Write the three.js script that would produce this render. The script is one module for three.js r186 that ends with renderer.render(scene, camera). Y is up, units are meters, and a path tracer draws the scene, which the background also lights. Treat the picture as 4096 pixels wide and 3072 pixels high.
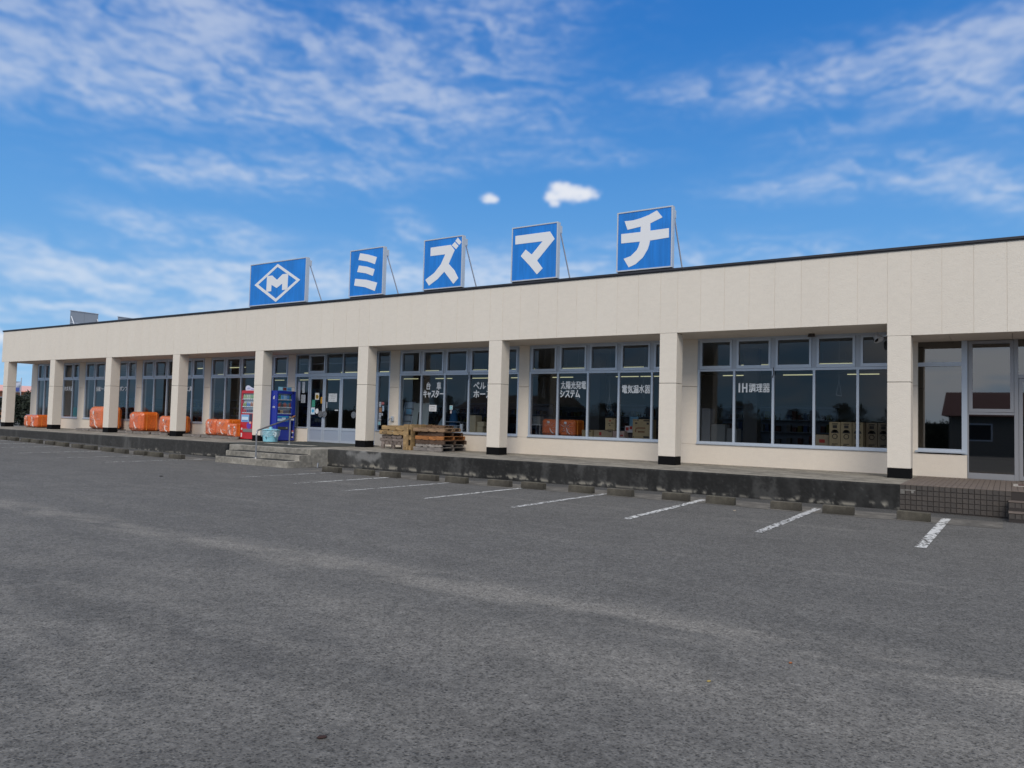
import * as THREE from 'three';
import { RoundedBoxGeometry } from 'three/addons/geometries/RoundedBoxGeometry.js';
import { mergeGeometries } from 'three/addons/utils/BufferGeometryUtils.js';
import { RectAreaLightUniformsLib } from 'three/addons/lights/RectAreaLightUniformsLib.js';
import { FontLoader } from 'three/addons/loaders/FontLoader.js';
import { TextGeometry } from 'three/addons/geometries/TextGeometry.js';

// ------------------------------------------------------------------ camera, sky, sun, exposure
const scene = new THREE.Scene();
const camera = new THREE.PerspectiveCamera(53.95, 4 / 3, 0.1, 2000);
camera.position.set(2.497, 1.471, 17.522);
{
  const yaw = 0.5836, pitch = 0.0476, roll = 0.0265;
  const fw = new THREE.Vector3(-Math.sin(yaw) * Math.cos(pitch), Math.sin(pitch), -Math.cos(yaw) * Math.cos(pitch));
  const rt = new THREE.Vector3(Math.cos(yaw), 0, -Math.sin(yaw)), up = rt.clone().cross(fw);
  camera.up.copy(up.multiplyScalar(Math.cos(roll)).addScaledVector(rt, -Math.sin(roll)));
  camera.lookAt(camera.position.clone().add(fw));
}
const renderer = new THREE.WebGLRenderer({ antialias: true });
renderer.toneMapping = THREE.LinearToneMapping;
renderer.toneMappingExposure = 2.15;
renderer.shadowMap.enabled = true;
RectAreaLightUniformsLib.init();

// seeded random numbers and noise
function mul(a) { return () => { a |= 0; a = a + 0x6D2B79F5 | 0; let t = Math.imul(a ^ a >>> 15, 1 | a); t = t + Math.imul(t ^ t >>> 7, 61 | t) ^ t; return ((t ^ t >>> 14) >>> 0) / 4294967296; }; }
const rnd = mul(20240711);
const PERM = (() => { const r = mul(77), p = new Float32Array(65536); for (let i = 0; i < 65536; i++) p[i] = r(); return p; })();
const h2 = (i, j) => PERM[((i * 73 + j * 12289 + (i * j & 1023) * 31) & 65535)];
function vn(x, y) {
  const i = Math.floor(x), j = Math.floor(y), f = x - i, g = y - j, u = f * f * (3 - 2 * f), v = g * g * (3 - 2 * g);
  const a = h2(i, j), b = h2(i + 1, j), c = h2(i, j + 1), d = h2(i + 1, j + 1);
  return a + (b - a) * u + (c - a) * v + (a - b - c + d) * u * v;
}
function fbm(x, y, n = 4) { let s = 0, a = 0.5, t = 0; for (let k = 0; k < n; k++) { s += a * vn(x, y); t += a; a *= 0.5; const nx = x * 1.6 - y * 1.2 + 17.3; y = x * 1.2 + y * 1.6 - 9.1; x = nx; } return s / t; }
const clamp = (v, a = 0, b = 1) => Math.min(b, Math.max(a, v)), sm = (a, b, v) => { const t = clamp((v - a) / (b - a)); return t * t * (3 - 2 * t); };
const lerp = (a, b, t) => a + (b - a) * t;

// the sky: blue air with banks of thin high cloud and two small cumulus, laid out by azimuth and elevation
{
  // azimuth, elevation, half width, half height (degrees), slope, strength
  const banks = [[-66, 22.8, 9, 3, 0.1, 1.7], [-64.8, 20.6, 8, 1.7, 0.08, .95], [-57.4, 26.5, 4.6, 1.9, -0.24, 2.2], [-50, 24.9, 14, 3.4, 0, .95], [-48, 22.3, 11, 1.6, 0.07, 1.1], [-41.4, 24.7, 8.1, 3.2, -0.09, .9], [-38, 28.2, 9, 2.2, 0.09, .8], [-54.7, 20.9, 6, 1, 0.13, .7], [-34.9, 22.3, 5.7, 1.1, -0.1, .75],
    [-53.8, 16.7, 7.2, 1.1, 0.06, 1.7], [-44.7, 18, 7.2, 1, 0.11, .8], [-44.7, 19.8, 6.2, .8, 0.11, .55], [-60.2, 12.6, 3.4, .9, -0.13, .9], [-54.3, 12.7, 3, 1, 0, .8], [-41.7, 14.1, 1.9, 1.5, -0.5, .8],
    [-65.5, 9.1, 8, 1.2, -0.06, 1.7], [-49.4, 10, 12.5, 1.5, 0.05, 1.6], [-60, 6.8, 14, 1.3, 0.03, 1.6], [-36, 10.6, 13, 1.7, 0.03, 1.6], [-13.5, 12.2, 12, 1.1, -0.03, .85], [-20, 10.2, 16, 1.2, 0, .9],
    [-7.5, 23.9, 10, 1.7, 0.05, 1], [-1, 23.9, 4.6, 2.2, 0.1, 2.6], [-15.2, 23.4, 9, 1, -0.08, .95], [.5, 20.9, 4, 2, -0.4, 1], [-3.3, 16.8, 8, 1.3, -0.19, .9], [-12, 16.8, 6.2, .9, -0.03, .85], [-.5, 15.3, 4, 1.2, -0.36, .9], [-7.5, 20.6, 5, .6, 0.06, .55], [-28.8, 19.4, 5.3, .6, 0, .45], [-29.2, 20.5, 3, .4, 0, .4], [-58, 3.5, 30, 2.4, 0, .8], [-25, 4, 40, 2.5, 0, .8]];
  const puffs = [[-29.3, 16.95, 1.75, .62], [-30.1, 17.3, .95, .5], [-28.2, 16.95, 1.05, .52], [-30.6, 16.7, .75, .42], [-30.5, 16.2, .45, .22], [-35.6, 16.5, .6, .36], [-35.3, 16.42, .5, .26], [-69.2, 5.0, 1.1, .8], [-68.4, 4.4, 1, .6]];
  const W = 2048, H = 1024, px = new Float32Array(W * H * 4), E = 1 / 2.15;
  for (let j = 0; j < H; j++) for (let i = 0; i < W; i++) {
    const el = (j + 0.5) / H * 180 - 90;                       // row 0 is the nadir
    const th = (i + 0.5) / W * 2 * Math.PI, dx = Math.cos(th - Math.PI) , dz = Math.sin(th - Math.PI);   // u = atan2(z, x) / 2pi + 1/2
    const az = Math.atan2(dx, -dz) * 180 / Math.PI, o = (j * W + i) * 4;
    const e = Math.max(el, 0), s = Math.pow(1 - e / 90, 1);
    const k = 1 - Math.exp(-e / 11), k2 = sm(10, 34, e), q = sm(-75, 5, az < 60 ? az : 60);
    // clear air from horizon up
    let r = lerp(.33, .05, k), g = lerp(.6, .272, k), b = lerp(.86, .7, k);
    r = lerp(r, .016, k2 * .8); g = lerp(g, .142, k2 * .8); b = lerp(b, .5, k2 * .8);
    if (e > 34) { const t = sm(34, 90, e); r = lerp(r, .03, t); g = lerp(g, .13, t); b = lerp(b, .45, t); }
    // thin cloud
    const kk = 57.3 / Math.max(Math.tan(Math.max(el, 2) * Math.PI / 180), .05) / 57.3, cx = dx * kk, cy = dz * kk;
    let m = 0;
    if (az > -90 && az < 25 && el < 40) {
      for (const [a0, e0, ra, re, sl, st] of banks) {
        const da = (az - a0) / ra, de = (el - e0 - sl * (az - a0)) / re, d2 = da * da + de * de;
        if (d2 < 6) m += st * Math.exp(-d2 * 1.1);
      }
      m = Math.min(m, 2.6);
    }
    const side = Math.max(sm(-88, -100, az), sm(12, 30, az), sm(30, 46, el));
    m = lerp(m, 1.1 * sm(.2, .62, fbm(cx * .9 + 7, cy * .9 + 3, 3)), side) * sm(-1, 3, el);
    const azw = az < 0 ? az + 360 : az, nearSun = sm(146, 164, azw) * sm(196, 185, azw), deck = side * sm(9 - 14 * nearSun, 24 - 20 * nearSun, el) * (.45 + .55 * sm(.22, .55, fbm(cx * .8 + 2, cy * .8 + 31, 4)));      // unseen broken cloud deck veiling the sun, brightened to add soft fill light
    const wx = fbm(az * .21 + 3, el * .5, 3) * 5, streak = fbm(az * .3 + wx * .25, el * 1.5 + az * .22 + wx, 5), fine = fbm(az * .95 + wx + 40, el * 3.0 - az * .2, 4), ripple = fbm(az * 1.7 + 9, el * 5.6 + az * .35, 3);
    const body = lerp(sm(.22, .82, streak), .9, .45 * sm(1.3, 2.5, m)), puffy = sm(.22, .8, fine), rip = sm(.2, .8, ripple);
    const c = .7 * (1 - Math.exp(-1.15 * m * (.08 + .95 * body) * (.42 + .85 * puffy) * (.62 + .6 * rip)));
    const lo = sm(26, 6, e), cr = lerp(.56, .74, lo), cg = lerp(.635, .8, lo), cb = lerp(.79, .89, lo);
    r = lerp(r, cr, c); g = lerp(g, cg, c); b = lerp(b, cb, c);
    r = lerp(r, .84, deck * .9); g = lerp(g, .86, deck * .9); b = lerp(b, .9, deck * .9);
    if (el > 3 && el < 20 && az < -20) {
      let d = -9;
      for (const [a0, e0, ra, re] of puffs) { const da = (az - a0) / ra, de = (el - e0) / re; d = Math.max(d, 1 - (da * da + de * de)); }
      const t = sm(-.5, .95, d + (fbm(az * 2.2 + 11, el * 3.4, 4) - .5) * 1.1) * .92;
      r = lerp(r, .83, t); g = lerp(g, .85, t); b = lerp(b, .9, t);
    }
    if (el < 0) { const t = sm(0, -3, el); r = lerp(r, .16, t); g = lerp(g, .16, t); b = lerp(b, .16, t); }
    px[o] = r * E; px[o + 1] = g * E; px[o + 2] = b * E; px[o + 3] = 1;
  }
  const t = new THREE.DataTexture(px, W, H, THREE.RGBAFormat, THREE.FloatType);
  t.mapping = THREE.EquirectangularReflectionMapping; t.magFilter = THREE.LinearFilter; t.minFilter = THREE.LinearFilter; t.needsUpdate = true;
  scene.background = t; scene.environment = t;
}
// the sun, veiled by cloud: broad and soft
const sun = new THREE.DirectionalLight(new THREE.Color().setRGB(1, .93, .82), .92);
sun.position.set(17, 33, 31); sun.target.position.set(-8, 0, 4);
sun.position.add(sun.target.position);
sun.castShadow = true; sun.shadow.radius = 60; sun.shadow.mapSize.set(2048, 2048);
Object.assign(sun.shadow.camera, { left: -50, right: 50, top: 40, bottom: -40, near: 1, far: 120 });
scene.add(sun, sun.target);

// ------------------------------------------------------------------ helpers
const names = {};
const numbered = n => { const k = names[n] = (names[n] ?? -1) + 1; return k ? `${n}_${String(k).padStart(3, '0')}` : n; };
function uvm(g) {                                               // texture coordinates in metres, by the way each face points
  const p = g.attributes.position, n = g.attributes.normal, uv = new Float32Array(p.count * 2);
  for (let i = 0; i < p.count; i++) {
    const ax = Math.abs(n.getX(i)), ay = Math.abs(n.getY(i)), az = Math.abs(n.getZ(i));
    if (ax > ay && ax > az) { uv[2 * i] = p.getZ(i); uv[2 * i + 1] = p.getY(i); }
    else if (ay > az) { uv[2 * i] = p.getX(i); uv[2 * i + 1] = p.getZ(i); }
    else { uv[2 * i] = p.getX(i); uv[2 * i + 1] = p.getY(i); }
  }
  g.setAttribute('uv', new THREE.BufferAttribute(uv, 2)); return g;
}
const bx = (x0, x1, y0, y1, z0, z1) => uvm(new THREE.BoxGeometry(x1 - x0, y1 - y0, z1 - z0).translate((x0 + x1) / 2, (y0 + y1) / 2, (z0 + z1) / 2));
const rb = (x0, x1, y0, y1, z0, z1, r = .01, seg = 1) => uvm(new RoundedBoxGeometry(x1 - x0, y1 - y0, z1 - z0, seg, r).translate((x0 + x1) / 2, (y0 + y1) / 2, (z0 + z1) / 2));
const tube = (pts, r, n = 24, rs = 8) => new THREE.TubeGeometry(new THREE.CatmullRomCurve3(pts.map(p => new THREE.Vector3(...p)), false, 'centripetal', .3), n, r, rs);
function bar(a, b, r, s = 8) { const A = new THREE.Vector3(...a), B = new THREE.Vector3(...b), d = B.clone().sub(A), g = new THREE.CylinderGeometry(r, r, d.length(), s); g.applyQuaternion(new THREE.Quaternion().setFromUnitVectors(new THREE.Vector3(0, 1, 0), d.clone().normalize())); return g.translate((A.x + B.x) / 2, (A.y + B.y) / 2, (A.z + B.z) / 2); }
const mrg = l => l.length > 1 ? mergeGeometries(l.map(g => { const q = g.index ? g.toNonIndexed() : g; for (const k of Object.keys(q.attributes)) if (!['position', 'normal', 'uv'].includes(k)) q.deleteAttribute(k); return q; })) : l[0];
function mesh(name, geos, mat, parent) { const m = new THREE.Mesh(Array.isArray(geos) ? mrg(geos) : geos, mat); m.name = parent === scene ? numbered(name) : name; m.castShadow = m.receiveShadow = true; (parent || scene).add(m); return m; }
function group(name, parent) { const g = new THREE.Group(); g.name = parent ? name : numbered(name); (parent || scene).add(g); return g; }
function thing(name, label, category, pos, grp) { const g = group(name); g.userData = { label, category }; if (grp) g.userData.group = grp; if (pos) g.position.set(...pos); return g; }
function tex(w, h, fn, srgb = true, rep) {
  const d = new Uint8Array(w * h * 4); fn(d, w, h);
  const t = new THREE.DataTexture(d, w, h); t.wrapS = t.wrapT = THREE.RepeatWrapping; t.magFilter = THREE.LinearFilter; t.minFilter = THREE.LinearMipmapLinearFilter; t.generateMipmaps = true;
  if (srgb) t.colorSpace = THREE.SRGBColorSpace; if (rep) t.repeat.set(rep[0], rep[1]); t.needsUpdate = true; return t;
}
const put = (d, o, r, g, b) => { d[o] = clamp(r, 0, 255); d[o + 1] = clamp(g, 0, 255); d[o + 2] = clamp(b, 0, 255); d[o + 3] = 255; };
const lin = (r, g, b) => new THREE.Color().setRGB(r, g, b);
const std = o => new THREE.MeshStandardMaterial(o), phy = o => new THREE.MeshPhysicalMaterial(o);

// height fields drawn with small blobs that wrap round
function blobs(w, h, n, rx0, rx1, ry0, ry1, seed, signed = true) {
  const f = new Float32Array(w * h), r = mul(seed);
  for (let k = 0; k < n; k++) {
    const cx = r() * w, cy = r() * h, a = lerp(rx0, rx1, r()), b = lerp(ry0, ry1, r()), v = signed ? r() * 2 - 1 : r();
    for (let y = -Math.ceil(b); y <= b; y++) for (let x = -Math.ceil(a); x <= a; x++) {
      const t = 1 - (x * x) / (a * a) - (y * y) / (b * b); if (t <= 0) continue;
      f[(((cy | 0) + y + h) % h) * w + (((cx | 0) + x + w) % w)] += v * t;
    }
  }
  return f;
}
// tiled noise
function tn(x, y, per) { const i = Math.floor(x), j = Math.floor(y), f = x - i, g = y - j, u = f * f * (3 - 2 * f), v = g * g * (3 - 2 * g), w = (a, b) => h2(((a % per) + per) % per + 300, ((b % per) + per) % per + 900); const a = w(i, j), b = w(i + 1, j), c = w(i, j + 1), d = w(i + 1, j + 1); return a + (b - a) * u + (c - a) * v + (a - b - c + d) * u * v; }

// ------------------------------------------------------------------ materials
const stuccoH = blobs(1024, 1024, 26000, 5, 16, 2, 5, 5);
const stuccoBump = tex(1024, 1024, (d, w, h) => { for (let i = 0; i < w * h; i++) { const v = 128 + stuccoH[i] * 48; put(d, i * 4, v, v, v); } }, false, [.62, .62]);
const stuccoMap = tex(512, 512, (d, w, h) => { for (let j = 0; j < h; j++) for (let i = 0; i < w; i++) { const v = 240 + (tn(i / 16, j / 8, 32) - .5) * 4 + (tn(i / 64, j / 128, 8) - .5) * 3 + (h2(i, j) - .5) * 10; put(d, (j * w + i) * 4, v, v, v - 1); } }, true, [.31, .31]);
const M = {};
M.cream = std({ color: lin(.86, .783, .685), map: stuccoMap, roughness: .92, bumpMap: stuccoBump, bumpScale: .0045 });
M.creamB = M.cream.clone(); M.creamB.color = lin(.856, .778, .68);
M.creamC = M.cream.clone(); M.creamC.color = lin(.863, .787, .69);
const creams = [M.cream, M.creamB, M.creamC];
M.wall = std({ color: lin(.85, .755, .65), map: stuccoMap, roughness: .9, bumpMap: stuccoBump, bumpScale: .002 });
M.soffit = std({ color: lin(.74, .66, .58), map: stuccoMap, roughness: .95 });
M.black = phy({ color: lin(.005, .005, .006), roughness: .85, specularIntensity: .3 });
M.coping = std({ color: lin(.03, .031, .038), roughness: .5, metalness: .2 });
M.alu = std({ color: lin(.5, .55, .62), roughness: .42, metalness: .35 });
M.alud = std({ color: lin(.4, .44, .5), roughness: .5, metalness: .3 });
M.doorpanel = std({ color: lin(.38, .43, .52), roughness: .45, metalness: .25 });
M.aluR = std({ color: lin(.31, .31, .325), roughness: .42, metalness: .35 });
M.glass = phy({ color: lin(.62, .67, .73), roughness: .015, transmission: 1, thickness: 0, ior: 1.5 });
M.glassR = phy({ color: lin(.2, .2, .17), roughness: .015, transmission: 1, thickness: 0, ior: 2.4, specularColor: lin(1, .84, .5) });
M.white = std({ color: lin(.74, .75, .76), roughness: .6 });
M.letter = std({ color: lin(.72, .75, .78), roughness: .55 });
M.paper = std({ color: lin(.72, .73, .74), roughness: .9 });
M.dark = std({ color: lin(.02, .02, .022), roughness: .8 });
M.steel = std({ color: lin(.36, .36, .37), roughness: .35, metalness: .7 });
M.galv = std({ color: lin(.58, .61, .65), roughness: .5, metalness: .45 });
M.inFloor = std({ color: lin(.24, .235, .225), roughness: .5 });
M.inWall = std({ color: lin(.36, .35, .33), roughness: .9 });
M.inCeil = std({ color: lin(.4, .4, .39), roughness: .95 });
M.shelf = std({ color: lin(.2, .22, .25), roughness: .6 });
M.tubeGlow = std({ color: lin(.6, .6, .5), emissive: lin(1, .93, .5), emissiveIntensity: .38 });
const woodTex = tex(512, 256, (d, w, h) => { for (let j = 0; j < h; j++) for (let i = 0; i < w; i++) { const s = tn(i / 64, j / 3, 128), t = tn(i / 16, j / 1.5, 512), u = tn(i / 128, j / 32, 8); const v = 150 + s * 60 + t * 30 + (u - .5) * 50; put(d, (j * w + i) * 4, v, v * .985, v * .97); } }, true, [1.1, 1.7]);
const wood = (r, g, b) => std({ color: lin(r, g, b), map: woodTex, roughness: .88, bumpMap: woodTex, bumpScale: .002 });
M.woodYellow = wood(.6, .41, .2); M.woodGrey = wood(.34, .28, .25); M.woodPale = wood(.52, .48, .44); M.woodBrown = wood(.3, .18, .1); M.woodRed = wood(.6, .25, .08); M.woodDark = wood(.15, .095, .065); M.woodOld = wood(.36, .33, .31); M.woodTan = wood(.5, .33, .2);
const cardTex = tex(256, 256, (d, w, h) => { for (let j = 0; j < h; j++) for (let i = 0; i < w; i++) { const v = 228 + (tn(i / 2, j / 32, 128) - .5) * 14 + (tn(i / 32, j / 32, 8) - .5) * 14; put(d, (j * w + i) * 4, v, v, v); } });
M.card = std({ color: lin(.5, .36, .19), map: cardTex, roughness: .9 });
M.cardB = std({ color: lin(.42, .31, .19), map: cardTex, roughness: .9 });
M.ink = std({ color: lin(.06, .045, .035), roughness: .9 });
M.inkRed = std({ color: lin(.35, .04, .03), roughness: .9 });
const concTex = tex(1024, 1024, (d, w, h) => {
  for (let j = 0; j < h; j++) for (let i = 0; i < w; i++) {
    const a = tn(i / 128, j / 128, 8), b = tn(i / 32, j / 32, 32), c = tn(i / 6, j / 6, 171), v = 196 + (a - .5) * 52 + (b - .5) * 40 + (c - .5) * 22 + (h2(i, j) - .5) * 26; put(d, (j * w + i) * 4, v, v * .985, v * .955);
  }
}, true, [.5, .5]);
M.concrete = std({ color: lin(.44, .415, .37), map: concTex, roughness: .95, bumpMap: concTex, bumpScale: .004 });
M.stepC = std({ color: lin(.52, .5, .46), map: concTex, roughness: .95, bumpMap: concTex, bumpScale: .01 });

// ------------------------------------------------------------------ ground
const HX = [[-60, .2], [-34, .17], [-31, .15], [-28, .11], [-25, .05], [-22, 0], [-19, -.025], [-9, -.03], [-3, 0], [60, 0]];
function gh(x, z) {
  let h = 0; for (let i = 0; i < HX.length - 1; i++) if (x >= HX[i][0] && x <= HX[i + 1][0]) { const t = (x - HX[i][0]) / (HX[i + 1][0] - HX[i][0]); h = lerp(HX[i][1], HX[i + 1][1], t); }
  if (x < -60) h = .2;
  return h * sm(11, 6, z) + (fbm(x * .35, z * .35, 2) - .5) * .012;
}
const lot = group('parking_lot'); lot.userData = { kind: 'structure', label: 'worn grey asphalt parking lot in front of the store' };
{
  const xs = [], zs = [];
  for (let x = -900; x < -60; x += (-x) * .2) xs.push(x);
  for (let x = -60; x < -20; x += .16) xs.push(x); for (let x = -20; x < 9; x += .085) xs.push(x); for (let x = 9; x < 900; x += 1 + Math.max(0, x - 9) * .25) xs.push(x);
  for (let z = -600; z < -2.5; z += Math.max(1, (-z) * .25)) zs.push(z); for (let z = -2.5; z < 20; z += .085) zs.push(z); for (let z = 20; z < 600; z += 1 + (z - 20) * .25) zs.push(z);
  const nx = xs.length, nz = zs.length, P = new Float32Array(nx * nz * 3), C = new Float32Array(nx * nz * 3), U = new Float32Array(nx * nz * 2), I = [];
  for (let j = 0; j < nz; j++) for (let i = 0; i < nx; i++) {
    const x = xs[i], z = zs[j], k = j * nx + i; P[k * 3] = x; P[k * 3 + 1] = gh(x, z); P[k * 3 + 2] = z; U[k * 2] = x; U[k * 2 + 1] = z;
    // asphalt worn pale, with pale drifts of fine grit and darker tyre tracks
    const wob = (fbm(x * .12, z * .3, 3) - .5) * 1.1, n1 = fbm(x * .16 + 3, z * .5 + 1, 4), n2 = fbm(x * .9, z * 1.3, 4), n3 = fbm(x * 3.1, z * 3.1, 3), n4 = fbm(x * 1.6 + 5, z * 5.2, 4);
    const B = (c, w, o = 0) => Math.exp(-Math.pow((z + wob * (o || .35) - c) / w, 2));
    let grit = .16 * sm(.42, .86, n1) * sm(.3, .62, n4) * sm(3.5, 8, z) + 1.25 * B(12.15, .22 + .14 * n1, .22) * sm(.2, .66, n4) + .14 * B(12.3, .6, .3) * n2 * n4 + .35 * B(13.35, .5) * sm(.35, .7, n1) + .42 * sm(12.2, 14.6, z) * sm(1.5, -3, x) * sm(.3, .7, n4) + .25 * B(10.9, .25) * n2 + .22 * sm(.4, .75, n2) * sm(11.6, 13, z);
    grit += .35 * Math.exp(-Math.pow((z - 9.22 - wob * .06) / .05, 2)) * sm(.3, .6, n2) + .5 * Math.exp(-Math.pow((z - 5.55 - wob * .08) / .06, 2)) * sm(.34, .6, n2) * (x > -13 ? 1 : .4);
    grit = clamp(grit * (.7 + .6 * n3));
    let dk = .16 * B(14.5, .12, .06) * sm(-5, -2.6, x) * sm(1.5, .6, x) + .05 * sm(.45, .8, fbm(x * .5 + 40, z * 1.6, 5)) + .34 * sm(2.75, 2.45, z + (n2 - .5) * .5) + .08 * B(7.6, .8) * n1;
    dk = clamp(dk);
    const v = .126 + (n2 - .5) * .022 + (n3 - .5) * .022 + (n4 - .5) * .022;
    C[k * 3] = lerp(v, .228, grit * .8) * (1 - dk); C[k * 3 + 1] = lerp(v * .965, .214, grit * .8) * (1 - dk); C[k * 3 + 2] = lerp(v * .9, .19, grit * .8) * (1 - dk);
  }
  for (let j = 0; j < nz - 1; j++) for (let i = 0; i < nx - 1; i++) { const a = j * nx + i; I.push(a, a + nx, a + 1, a + 1, a + nx, a + nx + 1); }
  const g = new THREE.BufferGeometry(); g.setAttribute('position', new THREE.BufferAttribute(P, 3)); g.setAttribute('color', new THREE.BufferAttribute(C, 3)); g.setAttribute('uv', new THREE.BufferAttribute(U, 2)); g.setIndex(I); g.computeVertexNormals();
  const st = blobs(2048, 2048, 190000, 1.2, 4.2, 1.2, 3.6, 31), pit = blobs(2048, 2048, 90000, 1.2, 4.4, 1.2, 3.6, 32, false), fleck = blobs(2048, 2048, 900, 1.5, 3, 1.5, 2.5, 33, false);
  const map = tex(2048, 2048, (d, w, h) => { for (let i = 0; i < w * h; i++) { const X = i & 2047, Y = i >> 11, v = 196 + (tn(X / 8, Y / 8, 256) - .5) * 40 + (tn(X / 16 + 7, Y / 16, 128) - .5) * 24 + (tn(X / 32, Y / 32 + 5, 64) - .5) * 10 + clamp(st[i], -1.8, 1.9) * 34 - clamp(pit[i], 0, 1) * 74 + (h2(i & 2047, i >> 11) - .5) * 40 + (fleck[i] > .25 ? 110 : 0); put(d, i * 4, v, v, v); } }, true, [.2, .2]);
  const bmp = tex(2048, 2048, (d, w, h) => { for (let i = 0; i < w * h; i++) { const v = 150 + clamp(st[i], -1.5, 1.5) * 40 - clamp(pit[i], 0, 1.2) * 80; put(d, i * 4, v, v, v); } }, false, [.2, .2]);
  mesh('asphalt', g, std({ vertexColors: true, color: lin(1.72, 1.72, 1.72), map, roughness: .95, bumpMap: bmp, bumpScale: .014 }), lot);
}
// worn painted lines: what is left of the paint, in flakes
const paintMat = [lin(.6, .6, .58), lin(.5, .5, .49)].map(c => std({ color: c, roughness: .8 }));
function paintLine(x0, z0, x1, z1, w, wear, seed) {
  const len = Math.hypot(x1 - x0, z1 - z0), c = .022, n = Math.round(len / c), m = Math.round(w / c), P = [], N = [], ux = (x1 - x0) / len, uz = (z1 - z0) / len;
  for (let i = 0; i < n; i++) for (let j = 0; j < m; j++) {
    const t = i / n, a = fbm(i * .21 + seed * 9, j * .5, 3) + (h2(i + seed * 77, j) - .5) * .3; if (a < wear + .1 * (j === 0 || j === m - 1) + .14 * t * t) continue;
    const q = (s, r) => { const X = x0 + ux * s - uz * (r - w / 2), Z = z0 + uz * s + ux * (r - w / 2); return [X, gh(X, Z) + .006, Z]; };
    const A = q(i * c, j * c), B = q((i + 1) * c, j * c), D = q(i * c, (j + 1) * c), F = q((i + 1) * c, (j + 1) * c);
    P.push(...A, ...B, ...F, ...A, ...F, ...D);
  }
  const g = new THREE.BufferGeometry(); g.setAttribute('position', new THREE.Float32BufferAttribute(P, 3)); g.computeVertexNormals();
  if (g.attributes.normal.getY(0) < 0) { for (let i = 0; i < P.length; i += 9) for (let k = 0; k < 3; k++) { const t = P[i + 3 + k]; P[i + 3 + k] = P[i + 6 + k]; P[i + 6 + k] = t; } g.setAttribute('position', new THREE.Float32BufferAttribute(P, 3)); g.computeVertexNormals(); }
  mesh('parking_line', g, paintMat[seed & 1], lot);
}
[[1.6, 2.75, 1.55, 6.66, .135, .3], [-.44, 2.8, -.42, 6.78, .13, .33], [-2.54, 2.95, -2.42, 6.83, .13, .36], [-4.48, 3.3, -4.53, 6.8, .13, .38], [-6.42, 3.5, -6.5, 6.8, .12, .39], [-8.38, 3.5, -8.55, 6.8, .12, .4], [-10.32, 3.5, -10.46, 6.4, .12, .41], [-12.3, 3.5, -12.48, 6.3, .12, .45], [-18.74, 2.95, -18.78, 6, .12, .48], [-21, 3, -20.95, 6.4, .12, .48], [-23.55, 2.8, -23.4, 6.4, .12, .47], [-26.2, 2.8, -26.1, 6.4, .12, .41], [-28.2, 2.8, -28.2, 6.4, .12, .4], [-30.2, 2.7, -30.2, 6.4, .12, .38], [-32.2, 2.7, -32.2, 6.4, .12, .38]].forEach((l, i) => paintLine(...l, i));
// a pale concrete strip runs behind the wheel stops
{
  const seg = [];
  for (let x = -36; x < 2.1; x += .6) {
    if (x > -18 && x < -13.4) continue;
    const g = new THREE.PlaneGeometry(.6, 1.0, 6, 8).rotateX(-Math.PI / 2).translate(x + .3, 0, 3.15), p = g.attributes.position;
    for (let i = 0; i < p.count; i++) { const X = p.getX(i); let Z = p.getZ(i); if (Z > 3.6 || Z < 2.7) Z += (fbm(X * 2.2, Z, 3) - .5) * .3; p.setZ(i, Z); p.setY(i, gh(X, Z) + .004); }
    seg.push(uvm(g));
  }
  mesh('concrete_strip', seg, std({ color: lin(.235, .225, .21), map: concTex, roughness: .96, bumpMap: concTex, bumpScale: .004 }), lot);
}

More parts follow.
